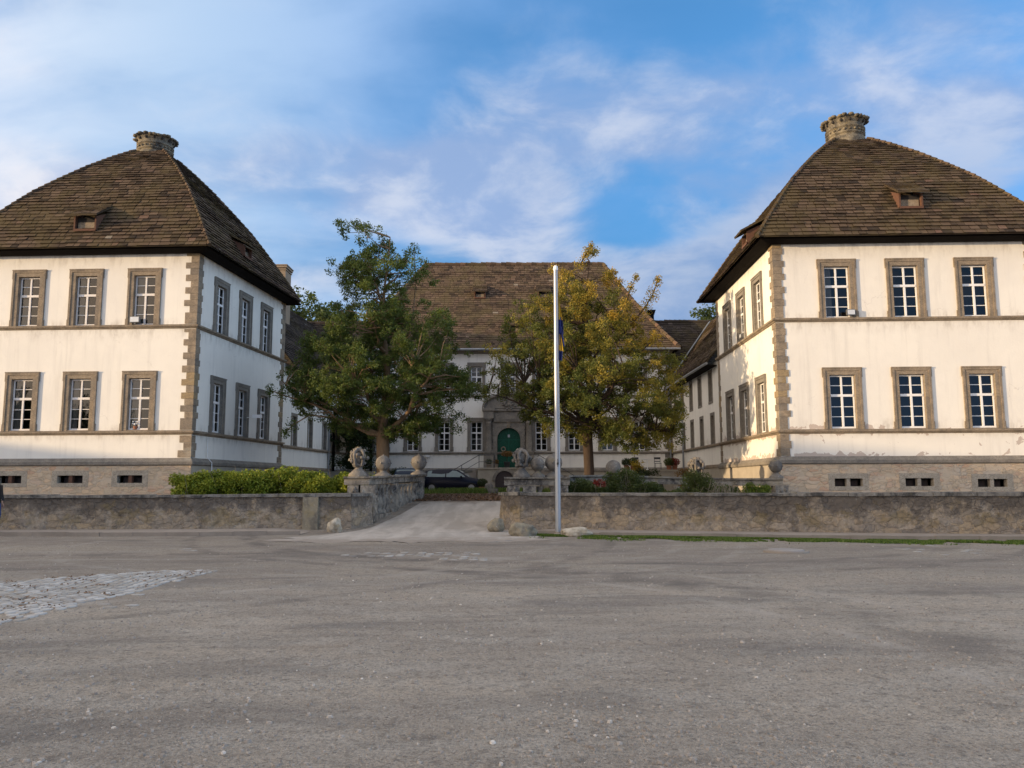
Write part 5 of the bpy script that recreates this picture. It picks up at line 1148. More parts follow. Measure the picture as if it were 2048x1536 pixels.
# ================================================================ PERSON at the left edge
def person():
    base = Vector((-16.52, 25.9, .11)); root = thing('person', base, 'person in a dark padded jacket and blue jeans walking by the left wall', 'person')
    import bmesh
    def skin(name, V, Ed, R, m, sub=2):
        me = bpy.data.meshes.new(name); me.from_pydata(V, Ed, []); o = bpy.data.objects.new(name, me); COL.objects.link(o); o.parent = root
        sk = o.modifiers.new('s', 'SKIN'); 
        for i, r in enumerate(R): me.skin_vertices[0].data[i].radius = (r, r)
        me.skin_vertices[0].data[0].use_root = True
        o.modifiers.new('b', 'SUBSURF').levels = sub; o.modifiers['b'].render_levels = sub; me.materials.append(m); return o
    # one continuous body: pelvis root, spine, neck, arms, legs
    V = [(0, 0, .95), (0, 0, 1.15), (0, 0, 1.38), (0, 0, 1.50), (0, -.02, 1.60), (.10, 0, .90), (.13, -.06, .50), (.13, .03, .09), (.13, -.10, .04), (-.10, 0, .90), (-.12, .12, .50), (-.12, .28, .12), (-.12, .18, .05),
         (.17, 0, 1.43), (.24, .04, 1.18), (.25, -.06, .95), (.25, -.09, .86), (-.17, 0, 1.43), (-.24, -.02, 1.18), (-.25, -.14, .96), (-.25, -.17, .87)]
    Ed = [(0, 1), (1, 2), (2, 3), (3, 4), (0, 5), (5, 6), (6, 7), (7, 8), (0, 9), (9, 10), (10, 11), (11, 12), (2, 13), (13, 14), (14, 15), (15, 16), (2, 17), (17, 18), (18, 19), (19, 20)]
    R = [.14, .14, .14, .06, .06, .095, .065, .045, .04, .095, .065, .045, .04, .06, .048, .035, .028, .06, .048, .035, .028]
    skin('body', V, Ed, R, M['skin'])
    mb = MB(); mb.rock((0, -.01, 1.72), (.078, .098, .125), 3, 3, .03); mb.rock((0, -.11, 1.71), (.016, .022, .025), 1, 1, .1); mb.rock((.08, 0, 1.72), (.015, .025, .035), 1, 1, .1); mb.rock((-.08, 0, 1.72), (.015, .025, .035), 1, 1, .1)
    hd = mb.build('head', M['skin'], root)
    mb = MB(); mb.rock((0, .015, 1.75), (.095, .11, .125), 5, 3, .10, freq=3); mb.build('hair', M['hair'], root)
    mb = MB(); prof = [(.23, .90), (.245, .98), (.235, 1.0), (.25, 1.08), (.235, 1.11), (.255, 1.19), (.24, 1.22), (.26, 1.30), (.245, 1.34), (.24, 1.42), (.16, 1.52), (.10, 1.58), (.11, 1.62)]
    vs = [(r * math.cos(2 * math.pi * k / 20) * 1.0, r * .72 * math.sin(2 * math.pi * k / 20), z) for r, z in prof for k in range(20)]
    mb.add(vs, [(i * 20 + k, i * 20 + (k + 1) % 20, (i + 1) * 20 + (k + 1) % 20, (i + 1) * 20 + k) for i in range(len(prof) - 1) for k in range(20)], smooth=True)
    mb.tube([(.18, 0, 1.44), (.28, .04, 1.20), (.29, -.05, .96)], [.10, .085, .065], 12); mb.tube([(-.18, 0, 1.44), (-.28, -.02, 1.20), (-.29, -.13, .97)], [.10, .085, .065], 12)
    mb.rock((0, .09, 1.58), (.12, .07, .08), 2, 2, .1); mb.build('jacket', M['jacket'], root)
    mb = MB(); mb.tube([(.10, 0, .97), (.13, -.06, .52), (.13, .03, .10)], [.125, .09, .075], 12); mb.tube([(-.10, 0, .97), (-.12, .12, .52), (-.12, .28, .12)], [.125, .09, .075], 12); mb.build('jeans', M['jeans'], root)
    for (x, y, z) in ((.13, -.04, .05), (-.12, .24, .06)):
        mb = MB(); mb.rock((x, y, z), (.055, .14, .055), 1, 2, .08); mb.build('shoe', M['shoe'], root)
    for sg, hx, hy in ((1, .255, -.10), (-1, -.255, -.18)):           # hands with five fingers
        mb = MB(); mb.rock((hx, hy, .83), (.022, .042, .05), 1, 2, .05)
        for k, L in enumerate((.07, .08, .075, .06)):
            yy = hy - .03 + k * .02; mb.tube([(hx, yy, .80), (hx - sg * .008, yy, .80 - L * .55), (hx - sg * .025, yy, .80 - L)], [.0095, .009, .0075], 6)
        mb.tube([(hx, hy - .035, .85), (hx - sg * .01, hy - .06, .81), (hx - sg * .015, hy - .06, .78)], [.011, .010, .008], 6); mb.build('hand', M['skin'], root)
    root.rotation_euler = (0, 0, rad(80))
person()

# ================================================================ VEGETATION
def crown_points(env, Y, n_cl, per, rcl, depth=.85, tone_fn=None, seed=1, surf=.55, yb=0.0):
    rng = np.random.default_rng(seed)
    E = [((atY(xl, y, Y).x, atY(xr, y, Y).x, atY((xl + xr) / 2, y, Y).z)) for y, xl, xr in env]; E.sort(key=lambda e: e[2])
    zs_, xl_, xr_ = np.array([e[2] for e in E]), np.array([e[0] for e in E]), np.array([e[1] for e in E])
    zz = np.linspace(zs_[0], zs_[-1], 200); wgt = (np.interp(zz, zs_, xr_ - xl_)) ** 1.75; cdf = np.cumsum(wgt); cdf /= cdf[-1]
    z = np.interp(rng.random(n_cl), cdf, zz); a = rng.random(n_cl) * 2 * np.pi; r = rng.random(n_cl) ** surf
    xl, xr = np.interp(z, zs_, xl_), np.interp(z, zs_, xr_); hw = (xr - xl) / 2; cx = (xr + xl) / 2
    hw2 = np.maximum(hw - rcl * .3, hw * .6)
    cc = np.stack([cx + hw2 * r * np.cos(a), Y + hw2 * depth * r * np.sin(a) + yb, z], 1)
    rad_ = rcl * rng.uniform(.65, 1.35, n_cl)
    idx = np.repeat(np.arange(n_cl), (per * (rad_ / rcl) ** 1.6).astype(int))
    dirs = rng.normal(size=(len(idx), 3)); dirs /= np.linalg.norm(dirs, axis=1)[:, None]
    # lumpy sub-clumps
    sub = rng.normal(size=(n_cl, 7, 3)) * .48; pick = rng.integers(0, 7, len(idx))
    off = sub[idx, pick] + dirs * (rng.random(len(idx)) ** .6)[:, None] * .50
    P = cc[idx] + off * rad_[idx][:, None] * np.array([1.0, 1.0, .85])
    return cc, rad_, P, idx, rng
def tree(name, label, cat, base, env, Y, n_cl, per, rcl, leaf, size, barkm, trunk_r, fork_z, tone_fn, seed, group=None, limbs=14, keep_off=None, top=None, leader=None, sprays=()):
    root = thing(name, base, label, cat, group)
    cc, rr, P, idx, rng = crown_points(env, Y, n_cl, per, rcl, seed=seed)
    if keep_off is not None: k = keep_off(P); P, idx = P[k], idx[k]
    B = np.array(base)
    tb = MB(); bx, by, bz = base
    topz = cc[:, 2].max() - .6; lx = leader if leader is not None else cc[np.argmax(cc[:, 2])][0]
    def trunk_at(z): t = min(1, max(0, (z - fork_z) / (topz - fork_z))); return Vector((bx + (lx - bx) * t * .8 + .12 * math.sin(z * .9 + seed), by + .15 * math.sin(z * .6 + seed * 2), z))
    zsn = np.linspace(bz - .3, topz, 22)
    pts = [Vector((bx + .04 * math.sin(z), by, z)) if z < fork_z else trunk_at(z) for z in zsn]
    rs = [trunk_r * (1.25 if z < bz + .15 else 1.0) if z < fork_z else max(.025, trunk_r * .72 * (1 - (z - fork_z) / (topz - fork_z + .3)) ** 1.1) for z in zsn]
    tb.tube([p - Vector(base) for p in pts], rs, 12)
    order = sorted(range(len(cc)), key=lambda i: -np.hypot(cc[i][0] - bx, cc[i][1] - by))
    main_l = []
    for i in order[::max(1, len(order) // limbs)][:limbs]:                      # heavy limbs
        c = Vector(cc[i]); h0 = max(fork_z - .3, min(c.z - abs(c.x - bx) * .75 - 1.0, topz - 1)); s = trunk_at(h0) if h0 > fork_z else Vector((bx, by, h0))
        m1 = s.lerp(c, .35) + Vector((0, 0, -.1)); m2 = s.lerp(c, .7) + Vector((rng.uniform(-.2, .2), rng.uniform(-.2, .2), .25))
        L = (c - s).length; r0 = min(trunk_r * .5, .035 + L * .022)
        cv = []
        for t in np.linspace(0, 1, 8):
            q = s.lerp(c, float(t)); q.z += -.35 * math.sin(math.pi * t) * (1 - t) + .25 * math.sin(math.pi * t) * t; j = .13 * math.sin(math.pi * t); q += Vector((rng.normal() * j, rng.normal() * j, rng.normal() * j * .6)); cv.append(q)
        tb.tube([q - Vector(base) for q in cv], [max(.012, r0 * (1 - .85 * t / 7)) for t in range(8)], 7); main_l.append([s, cv[2], cv[5], c])
    LP = [(q, k) for l in main_l for k in range(8) for q in [l[1].lerp(l[3], k / 7)]] + [(trunk_at(z), 0) for z in np.linspace(fork_z, topz, 16)]
    LA_ = np.array([q for q, _ in LP])
    for i in range(len(cc)):                                                   # branches to each leaf cluster
        c = cc[i]; dd = np.linalg.norm((LA_ - c) * np.array([1, 1, 1.0]) + np.where((LA_[:, 2] > c[2])[:, None], 3, 0), axis=1); s = Vector(LA_[np.argmin(dd)]); c = Vector(c)
        m1 = s.lerp(c, .5) + Vector((rng.uniform(-.15, .15), rng.uniform(-.15, .15), rng.uniform(-.1, .2)))
        tb.tube([q - Vector(base) for q in (s, m1, c)], [.035, .022, .010], 5, cap=False)
        for k in range(4):
            e = c + Vector(np.clip(rng.normal(size=3), -1, 1)) * rr[i] * .5; tb.tube([c - Vector(base), e - Vector(base)], [.010, .005], 4, cap=False)
    tone = tone_fn(P, idx, rng)
    for cl, per_, lo, hi in sprays:                                            # single shoots reaching out of the crown
        for (x, y, z, r) in cl:
            d = rng.normal(size=(per_, 3)); d /= np.linalg.norm(d, axis=1)[:, None]; P = np.concatenate([P, np.array((x, y, z)) + d * (rng.random(per_) ** .6)[:, None] * r * np.array([1, 1, 1.3])]); tone = np.concatenate([tone, rng.uniform(lo, hi, per_)])
        s0 = Vector(LA_[np.argmin(np.linalg.norm(LA_ - np.array(cl[0][:3]), axis=1))])
        tb.tube([s0 - Vector(base)] + [Vector(c[:3]) - Vector(base) for c in cl], [.07 - .055 * k / len(cl) for k in range(len(cl) + 1)], 6)
    tb.build('trunk', M[barkm], root)
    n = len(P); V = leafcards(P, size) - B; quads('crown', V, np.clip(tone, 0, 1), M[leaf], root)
    return root
env1 = [(437, 702, 722), (455, 690, 760), (480, 678, 800), (520, 668, 832), (560, 672, 868), (600, 680, 888), (640, 655, 905), (680, 600, 925), (720, 575, 945), (760, 560, 962), (800, 580, 968), (832, 610, 945), (855, 680, 890), (880, 815, 870)]
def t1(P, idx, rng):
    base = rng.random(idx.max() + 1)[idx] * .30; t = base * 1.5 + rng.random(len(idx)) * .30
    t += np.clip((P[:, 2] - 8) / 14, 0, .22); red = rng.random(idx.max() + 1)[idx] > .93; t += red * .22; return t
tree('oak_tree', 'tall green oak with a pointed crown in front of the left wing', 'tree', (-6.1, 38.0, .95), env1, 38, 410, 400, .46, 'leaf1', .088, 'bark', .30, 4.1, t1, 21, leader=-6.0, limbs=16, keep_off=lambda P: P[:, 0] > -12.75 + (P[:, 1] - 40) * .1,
     sprays=[([(*atY(px_, py_, Yq + dy), r) for px_, py_, dy, r in L], n_, .2, .6) for L, Yq, n_ in ((((700, 830, 1.0, .35), (640, 812, .6, .45), (600, 800, .2, .42), (565, 790, 0, .36), (540, 780, -.1, .26)), 37, 220), (((700, 860, 1.0, .35), (660, 835, .6, .35), (620, 830, .2, .35), (585, 850, 0, .34), (570, 865, -.1, .24)), 37, 170), (((800, 760, 0, .45), (825, 640, 0, .45), (832, 560, .2, .40), (828, 500, .1, .34)), 38.3, 240))])
env2 = [(486, 1160, 1190), (505, 1148, 1208), (535, 1120, 1240), (575, 1080, 1250), (610, 1030, 1280), (650, 1000, 1315), (700, 980, 1345), (745, 962, 1358), (790, 958, 1372), (825, 985, 1380), (855, 1050, 1374), (885, 1200, 1350), (915, 1282, 1330)]
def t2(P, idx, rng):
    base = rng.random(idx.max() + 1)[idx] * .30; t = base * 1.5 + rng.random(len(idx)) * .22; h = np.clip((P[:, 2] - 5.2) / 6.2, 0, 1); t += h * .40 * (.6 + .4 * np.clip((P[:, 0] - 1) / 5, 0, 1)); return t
def _sp(L, Y): return [(*atY(px_, py_, Y + dy), r) for px_, py_, dy, r in L]
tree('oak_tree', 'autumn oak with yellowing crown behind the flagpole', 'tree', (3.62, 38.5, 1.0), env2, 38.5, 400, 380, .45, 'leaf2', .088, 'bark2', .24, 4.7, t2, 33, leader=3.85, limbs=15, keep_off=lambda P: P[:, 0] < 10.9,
     sprays=[(_sp(((1225, 690, 0, .35), (1262, 650, .3, .45), (1290, 615, .2, .42), (1305, 590, .1, .40), (1316, 562, .1, .26)), 38.5), 260, .55, .9), (_sp(((1240, 660, 0, .35), (1252, 605, .3, .38), (1262, 575, .2, .3), (1272, 555, .1, .2)), 38.2), 180, .5, .85), (_sp(((1160, 530, 0, .35), (1172, 508, .1, .3), (1182, 492, .1, .22)), 38.4), 170, .55, .9)])
# trees far behind the roofs
def tf(P, idx, rng): return rng.random(idx.max() + 1)[idx] * .4 + rng.random(len(idx)) * .5
tree('background_tree', 'dark leafy tree behind the left wing roof', 'tree', (-20.5, 76, 0), [(588, 560, 620), (610, 540, 690), (650, 520, 740), (720, 520, 740), (800, 560, 700)], 76, 60, 210, 1.3, 'leaf_far', .33, 'bark2', .4, 5, tf, 41, limbs=6)
tree('background_tree', 'small tree top showing above the right wing ridge', 'tree', (20.5, 78, 0), [(622, 1412, 1438), (640, 1395, 1480), (700, 1380, 1500), (800, 1400, 1480)], 78, 40, 180, 1.2, 'leaf_far', .33, 'bark2', .4, 5, tf, 43, limbs=5)
# hedge behind the left wall: five rounded bushes grown together
def bush(name, label, cat, c, r, n, mat_, size, seed, group=None, twigs=10, tl=(0, 1), flat=1.0, stemm='twig', core=True):
    root = thing(name, (c[0], c[1], c[2]), label, cat, group); rng = np.random.default_rng(seed)
    k = 44; th_ = rng.random(k) * 6.283; rr2 = rng.random(k) ** .5; zz2 = rng.random(k) ** .75
    sub = np.stack([rr2 * np.cos(th_) * .80, rr2 * np.sin(th_) * .80, (.12 + .76 * zz2) * (1 - .10 * rr2 ** 2)], 1)
    idx = rng.integers(0, k, n); d = rng.normal(size=(n, 3)); d /= np.linalg.norm(d, axis=1)[:, None]
    P = sub[idx] + d * (rng.random(n) ** .45)[:, None] * np.array((.30, .30, .14))
    P = P * np.array(r); P[:, 2] = np.maximum(P[:, 2], .01); P *= 1.0
    t = rng.uniform(tl[0], tl[1], n) * .6 + (rng.random(k)[idx]) * .4 * (tl[1] - tl[0]) + tl[0] * .4
    quads('foliage', leafcards(P, size, .6), np.clip(t, 0, 1), M[mat_], root)
    tb = MB()
    for j in range(twigs):
        a = rng.uniform(0, 6.28); e = Vector((r[0] * .85 * math.cos(a) * rng.uniform(.3, 1), r[1] * .85 * math.sin(a), r[2] * rng.uniform(.5, 1.02)))
        tb.tube([(e.x * .4, e.y * .3, 0), (e.x * .6 + rng.uniform(-.2, .2), e.y * .5, e.z * .6), e], [.012, .008, .004], 5)
    tb.build('stems', M[stemm], root); return root
HL = ['yellow-tipped bush at the left end of the hedge beside the left pavilion', 'bright green hedge bush second from the pavilion corner', 'full yellow-green bush in the middle of the hedge', 'rounded green bush right of the hedge middle', 'broad bright bush near the right end of the hedge', 'last hedge bush beside the balustrade pedestal']
for i, (px_, yt, rx) in enumerate(((385, 938, .75), (440, 940, .95), (505, 935, 1.0), (565, 934, 1.0), (625, 938, .95), (678, 944, .75))):
    p = atY(px_, yt, 30.6 + .15 * (i % 2)); bush('hedge_bush', HL[i], 'bush', (p.x, p.y, .12), (rx * 1.22, .85, p.z - .12 + .05), 19000, 'hedge', .085, 60 + i, 'bushes of the hedge behind the left wall', 8, tl=(.12, 1.0) if i != 0 else (.4, 1.0))
bush('hedge_bush', 'small green bush peeping over the rail between carved ball and studded ball', 'bush', (atY(748, 930, 33).x - .25, 33.5, .4), (.6, .5, 1.75), 2600, 'hedge', .08, 75, None, 4)
# right side shrubs over the balustrade
sh = [(1150, 950, .62, 'shrub', (0, .6), 'dark shrub filling the balustrade just right of the flagpole', 46), (1195, 955, .6, 'shrub', (.1, .8), 'twiggy green shrub left of the red creeper', 40), (1245, 940, .65, 'shrub', (0, .7), 'tangled shrub below the smooth stone ball', 50), (1290, 955, .65, 'shrub', (0, .65), 'brown twiggy shrub right of the smooth stone ball', 60), (1335, 968, .55, 'shrub', (.1, .8), 'low bush between the balusters of the long balustrade', 20),
      (1405, 938, .80, 'shrub', (.1, 1.0), 'tall climbing shrub spilling over the long balustrade', 70), (1450, 965, .50, 'shrub', (.1, .9), 'bare-stemmed shrub right of the tall climbing shrub', 60), (1508, 958, .52, 'hedge', (0, .5), 'glossy green ivy bush near the right pavilion', 26)]
for i, (px_, yt, rx, m_, tl, lb, tw) in enumerate(sh):
    p = atY(px_, yt, 29.8 + .1 * (i % 3) + (1.0 if px_ > 1380 else 0)); bush('shrub', lb, 'shrub', (p.x, p.y, .2), (rx * 1.25, .45, p.z - .2 + (.12 if yt < 945 else -.03)), 9000, m_, .065, 90 + i, 'shrubs along the right balustrade', tw // 4, tl=tl)
p = atY(1199, 965, 29.3); bush('red_creeper', 'small patch of crimson creeper leaves among the right shrubs', 'plant', (p.x, 29.2, p.z - .18), (.26, .12, .36), 420, 'redleaf', .06, 120, twigs=3)
# bare arching canes
rr_ = random.Random(5)
for xs_, n_, lb in (((1430, 1445, 1460, 1480), 30, 'pale bare arching canes near the right pavilion end of the balustrade'), ((1240, 1258, 1275), 18, 'bare brown canes tangled below the smooth stone ball')):
    mb = MB(); hub = atY(sum(xs_) / len(xs_), 950, 30).x; mb.rock((hub, 29.95, .3), (.5, .14, .08), 3, 2, .3)
    for k in range(n_):
        x = hub + rr_.uniform(-.42, .42); y = 29.95 + rr_.uniform(-.1, .1); dx = rr_.uniform(-.8, .8); h = rr_.uniform(.8, 1.45)
        mb.tube([(x, y, .3), (x + dx * .2, y, .3 + h * .8), (x + dx * .7, y - .1, .3 + h), (x + dx * 1.1, y - .15, .3 + h * .6)], [.012, .009, .007, .004], 5)
    tag(mb.build('bare_canes', M['twig']), lb, 'canes')
# weeds, grass strip
def grass_patch(name, pts, h, dens, label, seed, cat='grass'):
    rng = np.random.default_rng(seed); n = len(pts); P = np.array(pts); ang = rng.uniform(0, np.pi * 2, n); hh = h * rng.uniform(.4, 1.3, n); w_ = .012 * rng.uniform(.7, 1.6, n)
    dx = np.stack([np.cos(ang) * w_, np.sin(ang) * w_, np.zeros(n)], 1); lean = np.stack([rng.normal(size=n) * .5, rng.normal(size=n) * .5, np.ones(n)], 1) * hh[:, None]
    V = np.stack([P - dx, P + dx, P + dx * .3 + lean, P - dx * .3 + lean], 1)
    return tag(quads(name, V, rng.random(n), M['grass']), label, cat, kind='stuff')
rng = np.random.default_rng(3); pts = []
KD = densify([Vector(p) for p in KR], .05)
for k in range(130000):
    i = rng.integers(0, len(KD) - 2); a = KD[i]; o = abs(rng.normal()) * .52 + .03
    x, y = a.x + rng.uniform(-.05, .05), a.y - o
    if noise.noise(Vector((x * .9, y * 1.6, 3))) + .35 * noise.noise(Vector((x * 4, y * 4, 0))) < -.32 + o * .34 + (.22 if x > 14 else 0): continue
    if x < .8 and rng.random() > .4: continue
    pts.append((x, y, groundz(x, y) - .008))
grass_patch('grass_strip', pts, .045, 1, 'thin strip of green grass along the right kerb', 4)
pts = []
for k in range(5200):
    x = -2.2 + rng.normal() * 1.7; y = 43.6 + rng.normal() * .8
    pts.append((x, y, 1.0))
for k in range(2600):
    x = 1.0 + rng.normal() * 1.6; y = 43.8 + rng.normal() * .6; pts.append((x, y, 1.0))
grass_patch('courtyard_grass', pts, .28, 1, 'bright tuft of long grass in the courtyard below the navy car', 5)
for i, (px_, py_, lb, r) in enumerate(((365, 1056, 'small weed growing at the foot of the left wall', .16), (486, 1056, 'tiny weed at the left wall near the gate pillar', .09), (1228, 1059, 'tiny weed at the foot of the right wall near the flagpole', .10), (1530, 1062, 'broad low weed at the foot of the right wall', .18), (1400, 1061, 'little weed under the middle of the right wall', .09), (1970, 1067, 'weed at the foot of the right wall near the picture edge', .12))):
    p = atZ(px_, py_, .1); bush('weed', lb, 'weed', (p.x, p.y - .04, .09), (r, r * .5, r * .6), 160, 'shrub', .035, 130 + i, 'weeds at the foot of the walls', 2, tl=(.2, .9))

# ---------------------------------------------------------------- loose stones, litter, cobbles
rng = np.random.default_rng(12)
def pebbles(n, name, label, r0, r1, area, seed, tonelo=.1):
    rng = np.random.default_rng(seed); oc = np.array([(1, 0, 0), (0, 1, 0), (-1, 0, 0), (0, -1, 0), (0, 0, .75)]); V = []; T_ = []
    me_v = []; me_f = []; tn = []
    for k in range(n):
        x, y = area(rng); r = r0 * (r1 / r0) ** (rng.random() ** 3.0); rot = rng.uniform(0, 6.28); c, s = math.cos(rot), math.sin(rot); z = groundz(x, y) - .012
        sx, sy, sz = rng.uniform(.7, 1.3), rng.uniform(.6, 1.1), rng.uniform(.5, .95); o = len(me_v)
        m_ = 6
        for j in range(m_):
            a = 2 * math.pi * j / m_ + rng.uniform(-.3, .3); px_, py_ = math.cos(a) * r * sx, math.sin(a) * r * sy; me_v.append((x + px_ * c - py_ * s, y + px_ * s + py_ * c, z))
        for j in range(m_):
            a = 2 * math.pi * j / m_ + rng.uniform(-.3, .3); px_, py_ = math.cos(a) * r * sx * .72, math.sin(a) * r * sy * .72; me_v.append((x + px_ * c - py_ * s, y + px_ * s + py_ * c, z + r * sz * rng.uniform(.75, 1.05)))
        t = rng.uniform(tonelo, .55) if rng.random() < .945 else rng.uniform(.6, .95)
        for j in range(m_): me_f.append((o + j, o + (j + 1) % m_, o + m_ + (j + 1) % m_, o + m_ + j)); tn.append(t)
        me_f.append(tuple(o + m_ + j for j in range(m_))); tn.append(t)
    me = bpy.data.meshes.new(name); me.from_pydata(me_v, [], me_f); me.materials.append(M['pebble']); at = me.attributes.new('tone', 'FLOAT', 'FACE'); at.data.foreach_set('value', tn)
    o = bpy.data.objects.new(name, me); COL.objects.link(o); tag(o, label, 'stones', kind='stuff')
def area_near(rng):
    y = 3.2 + 19.5 * rng.random() ** 1.7; x = rng.uniform(-.72, .72) * y + rng.normal() * .3
    for _ in range(6):
        if noise.noise(Vector((x * .55, y * .55, 9))) > -.12 or rng.random() < .25: break
        y = 3.2 + 19.5 * rng.random() ** 1.7; x = rng.uniform(-.72, .72) * y
    return x, y
pebbles(42000, 'gravel_stones', 'loose gravel scattered over the square', .0035, .022, area_near, 1)
# pale cobbles: a wedge at the left and a few worn patches
mb = MB(); rnd = random.Random(4)
tri = [atZ(x, y, 0) for x, y in ((-60, 1290), (0, 1252), (200, 1200), (340, 1165), (440, 1141), (300, 1143), (120, 1155), (0, 1163), (-90, 1168))]
poly = [(p.x, p.y) for p in tri]
def inside(x, y, poly):
    c = False
    for i in range(len(poly)):
        x0, y0 = poly[i - 1]; x1, y1 = poly[i]
        if (y0 > y) != (y1 > y) and x < (x1 - x0) * (y - y0) / (y1 - y0) + x0: c = not c
    return c
def cobble(x, y, sx, sy, rz_, h, t):
    n = 8; c, s = math.cos(rz_), math.sin(rz_); vs = []
    for q, hh in ((1, -.05), (1.0, h * .45), (.82, h), (.4, h * 1.12)):
        for j in range(n):
            a = 2 * math.pi * (j + .5) / n; ca, sa = math.cos(a), math.sin(a); k = 1 / (abs(ca) ** 3.2 + abs(sa) ** 3.2) ** (1 / 3.2); px_, py_ = ca * k * sx / 2 * q, sa * k * sy / 2 * q; vs.append((x + px_ * c - py_ * s, y + px_ * s + py_ * c, groundz(x, y) + hh))
    mb.add(vs, [(i * n + j, i * n + (j + 1) % n, (i + 1) * n + (j + 1) % n, (i + 1) * n + j) for i in range(3) for j in range(n)] + [tuple(range(3 * n, 4 * n))], tone=t, smooth=True)
ang = math.atan2(poly[3][1] - poly[1][1], poly[3][0] - poly[1][0]); ca, sa = math.cos(ang), math.sin(ang); o0 = poly[1]
for r_ in range(0, 60):
    v = -.5 + r_ * .155; u = -4 + rnd.random() * .2
    while u < 12:
        wd = rnd.uniform(.15, .25); uu = u + wd / 2; sag = .10 * math.sin(uu * 1.6); x, y = o0[0] + uu * ca - (v + sag) * sa, o0[1] + uu * sa + (v + sag) * ca
        if inside(x, y, poly) and rnd.random() < .96: cobble(x, y, wd * .88, .130, ang + rnd.uniform(-.05, .05), rnd.uniform(.003, .009), rnd.random())
        u += wd
for (cx, cy, a, b, n) in ((835, 1107, 110, 6, 60), (930, 1117, 60, 5, 16), (380, 1097, 26, 3, 6), (1850, 1100, 130, 12, 14), (260, 1180, 60, 10, 3), (240, 1215, 40, 8, 4)):
    for k in range(n):
        p = atZ(cx + rnd.gauss(0, .5) * a, cy + rnd.gauss(0, .5) * b, 0); gx, gy = round(p.x / .21) * .21, round(p.y / .16) * .16; cobble(gx + rnd.uniform(-.02, .02), gy + rnd.uniform(-.015, .015), .18, .135, rnd.uniform(-.1, .1), rnd.uniform(-.012, .001), rnd.random() * .6)
tag(mb.build('cobblestones', M['cobble']), kind='structure')
def litter(n, name, label, fn, size, seed, m_='litter'):
    rng = np.random.default_rng(seed); C = np.array([fn(rng) for _ in range(n)]); V = leafcards(C, size, 3.0, .7); tag(quads(name, V, rng.random(n), M[m_]), label, 'leaves', kind='stuff')
def lf(rng):
    y = 36.4 + abs(rng.normal()) * 3.4; x = rng.uniform(-5.0, 3.0) + (y - 38) * .3 * rng.normal(); return (x, y, gz(x, y) + .045)
litter(9000, 'fallen_leaves', 'carpet of brown fallen leaves where the drive enters the courtyard', lf, .11, 3)
def lf2(rng):
    while True:
        x, y = rng.uniform(-10, -5), rng.uniform(9, 15.4)
        if inside(x, y, poly) and noise.noise(Vector((x * 2.2, y * 2.2, 0))) > .12: return (x, y, .02)
litter(420, 'dry_leaves', 'few dry brown leaves caught between the pale cobbles', lf2, .05, 6)

# ================================================================ COURTYARD THINGS
def potted(name, label, x, y, z, pr, ph, br_, m_='ivy', n=900, stem=0.0, pm='clay', cat='plant', group=None, size=.06, tl=(0, 1)):
    root = thing(name, (x, y, z), label, cat, group)
    mb = MB(); mb.lathe([(pr * .72, 0), (pr, ph * .85), (pr * 1.08, ph * .86), (pr * 1.08, ph), (pr * .9, ph)], sides=16); mb.build('pot', M[pm], root)
    rng = np.random.default_rng(int(abs(x * 100)) + 3); d = rng.normal(size=(n, 3)); d /= np.linalg.norm(d, axis=1)[:, None]; P = d * (rng.random(n) ** .35)[:, None] * np.array(br_); P[:, 2] += ph + stem + br_[2] * .85
    quads('foliage', leafcards(P, size), rng.uniform(*tl, n), M[m_], root)
    mb = MB(); mb.tube([(0, 0, ph * .8), (.01, 0, ph + stem + br_[2] * .6)], .022, 6); mb.build('stem', M['bark2'], root)
p = atY(965, 975, 49); potted('topiary_pot', 'clipped round bush in a terracotta pot before the stairs', p.x, 49, .98, .22, .36, (.34, .34, .28), n=1500)
p = atY(1014, 938, 56); potted('potted_tree', 'rusty mop-head tree in a dark pot before the green door', PX - .12, 54.9, 2.60, .22, .40, (.42, .3, .22), 'rustleaf', 900, .35, 'iron')
potted('flower_pot', 'small pot of red flowers left of the green door', PX - .85, 55.0, 2.60, .15, .24, (.2, .16, .18), 'rustleaf', 300, 0, 'kerb')
potted('flower_pot', 'leafy pot at the left foot of the portal column', PX - 1.35, 54.9, 2.60, .17, .24, (.24, .18, .2), 'ivy', 300, 0, 'kerb')
potted('flower_pot', 'leafy pot at the right foot of the portal column', PX + 1.5, 55.0, 2.60, .17, .24, (.24, .18, .25), 'ivy', 300, 0, 'kerb')
for px_, h, lb in ((978, .62, 'short dark stone post in the courtyard grass'), ):
    p = atY(px_, 975, 43.2); mb = MB(); mb.lathe([(.22, 0), (.22, h * .78), (.18, h * .95), (.10, h)], sides=14); o = mb.build('stone_post', M['capstone']); o.location = (p.x, 43.0, .95); tag(o, lb, 'post')
    mb = MB(); mb.box(-.26, .26, -.2, .2, 0, .34); mb.box(-.22, .22, -.16, .16, .34, .37); o = mb.build('stone_block', M['capstone']); o.location = (p.x + .25, 42.2, .93); tag(o, 'squat dark stone block beside the drive', 'block')
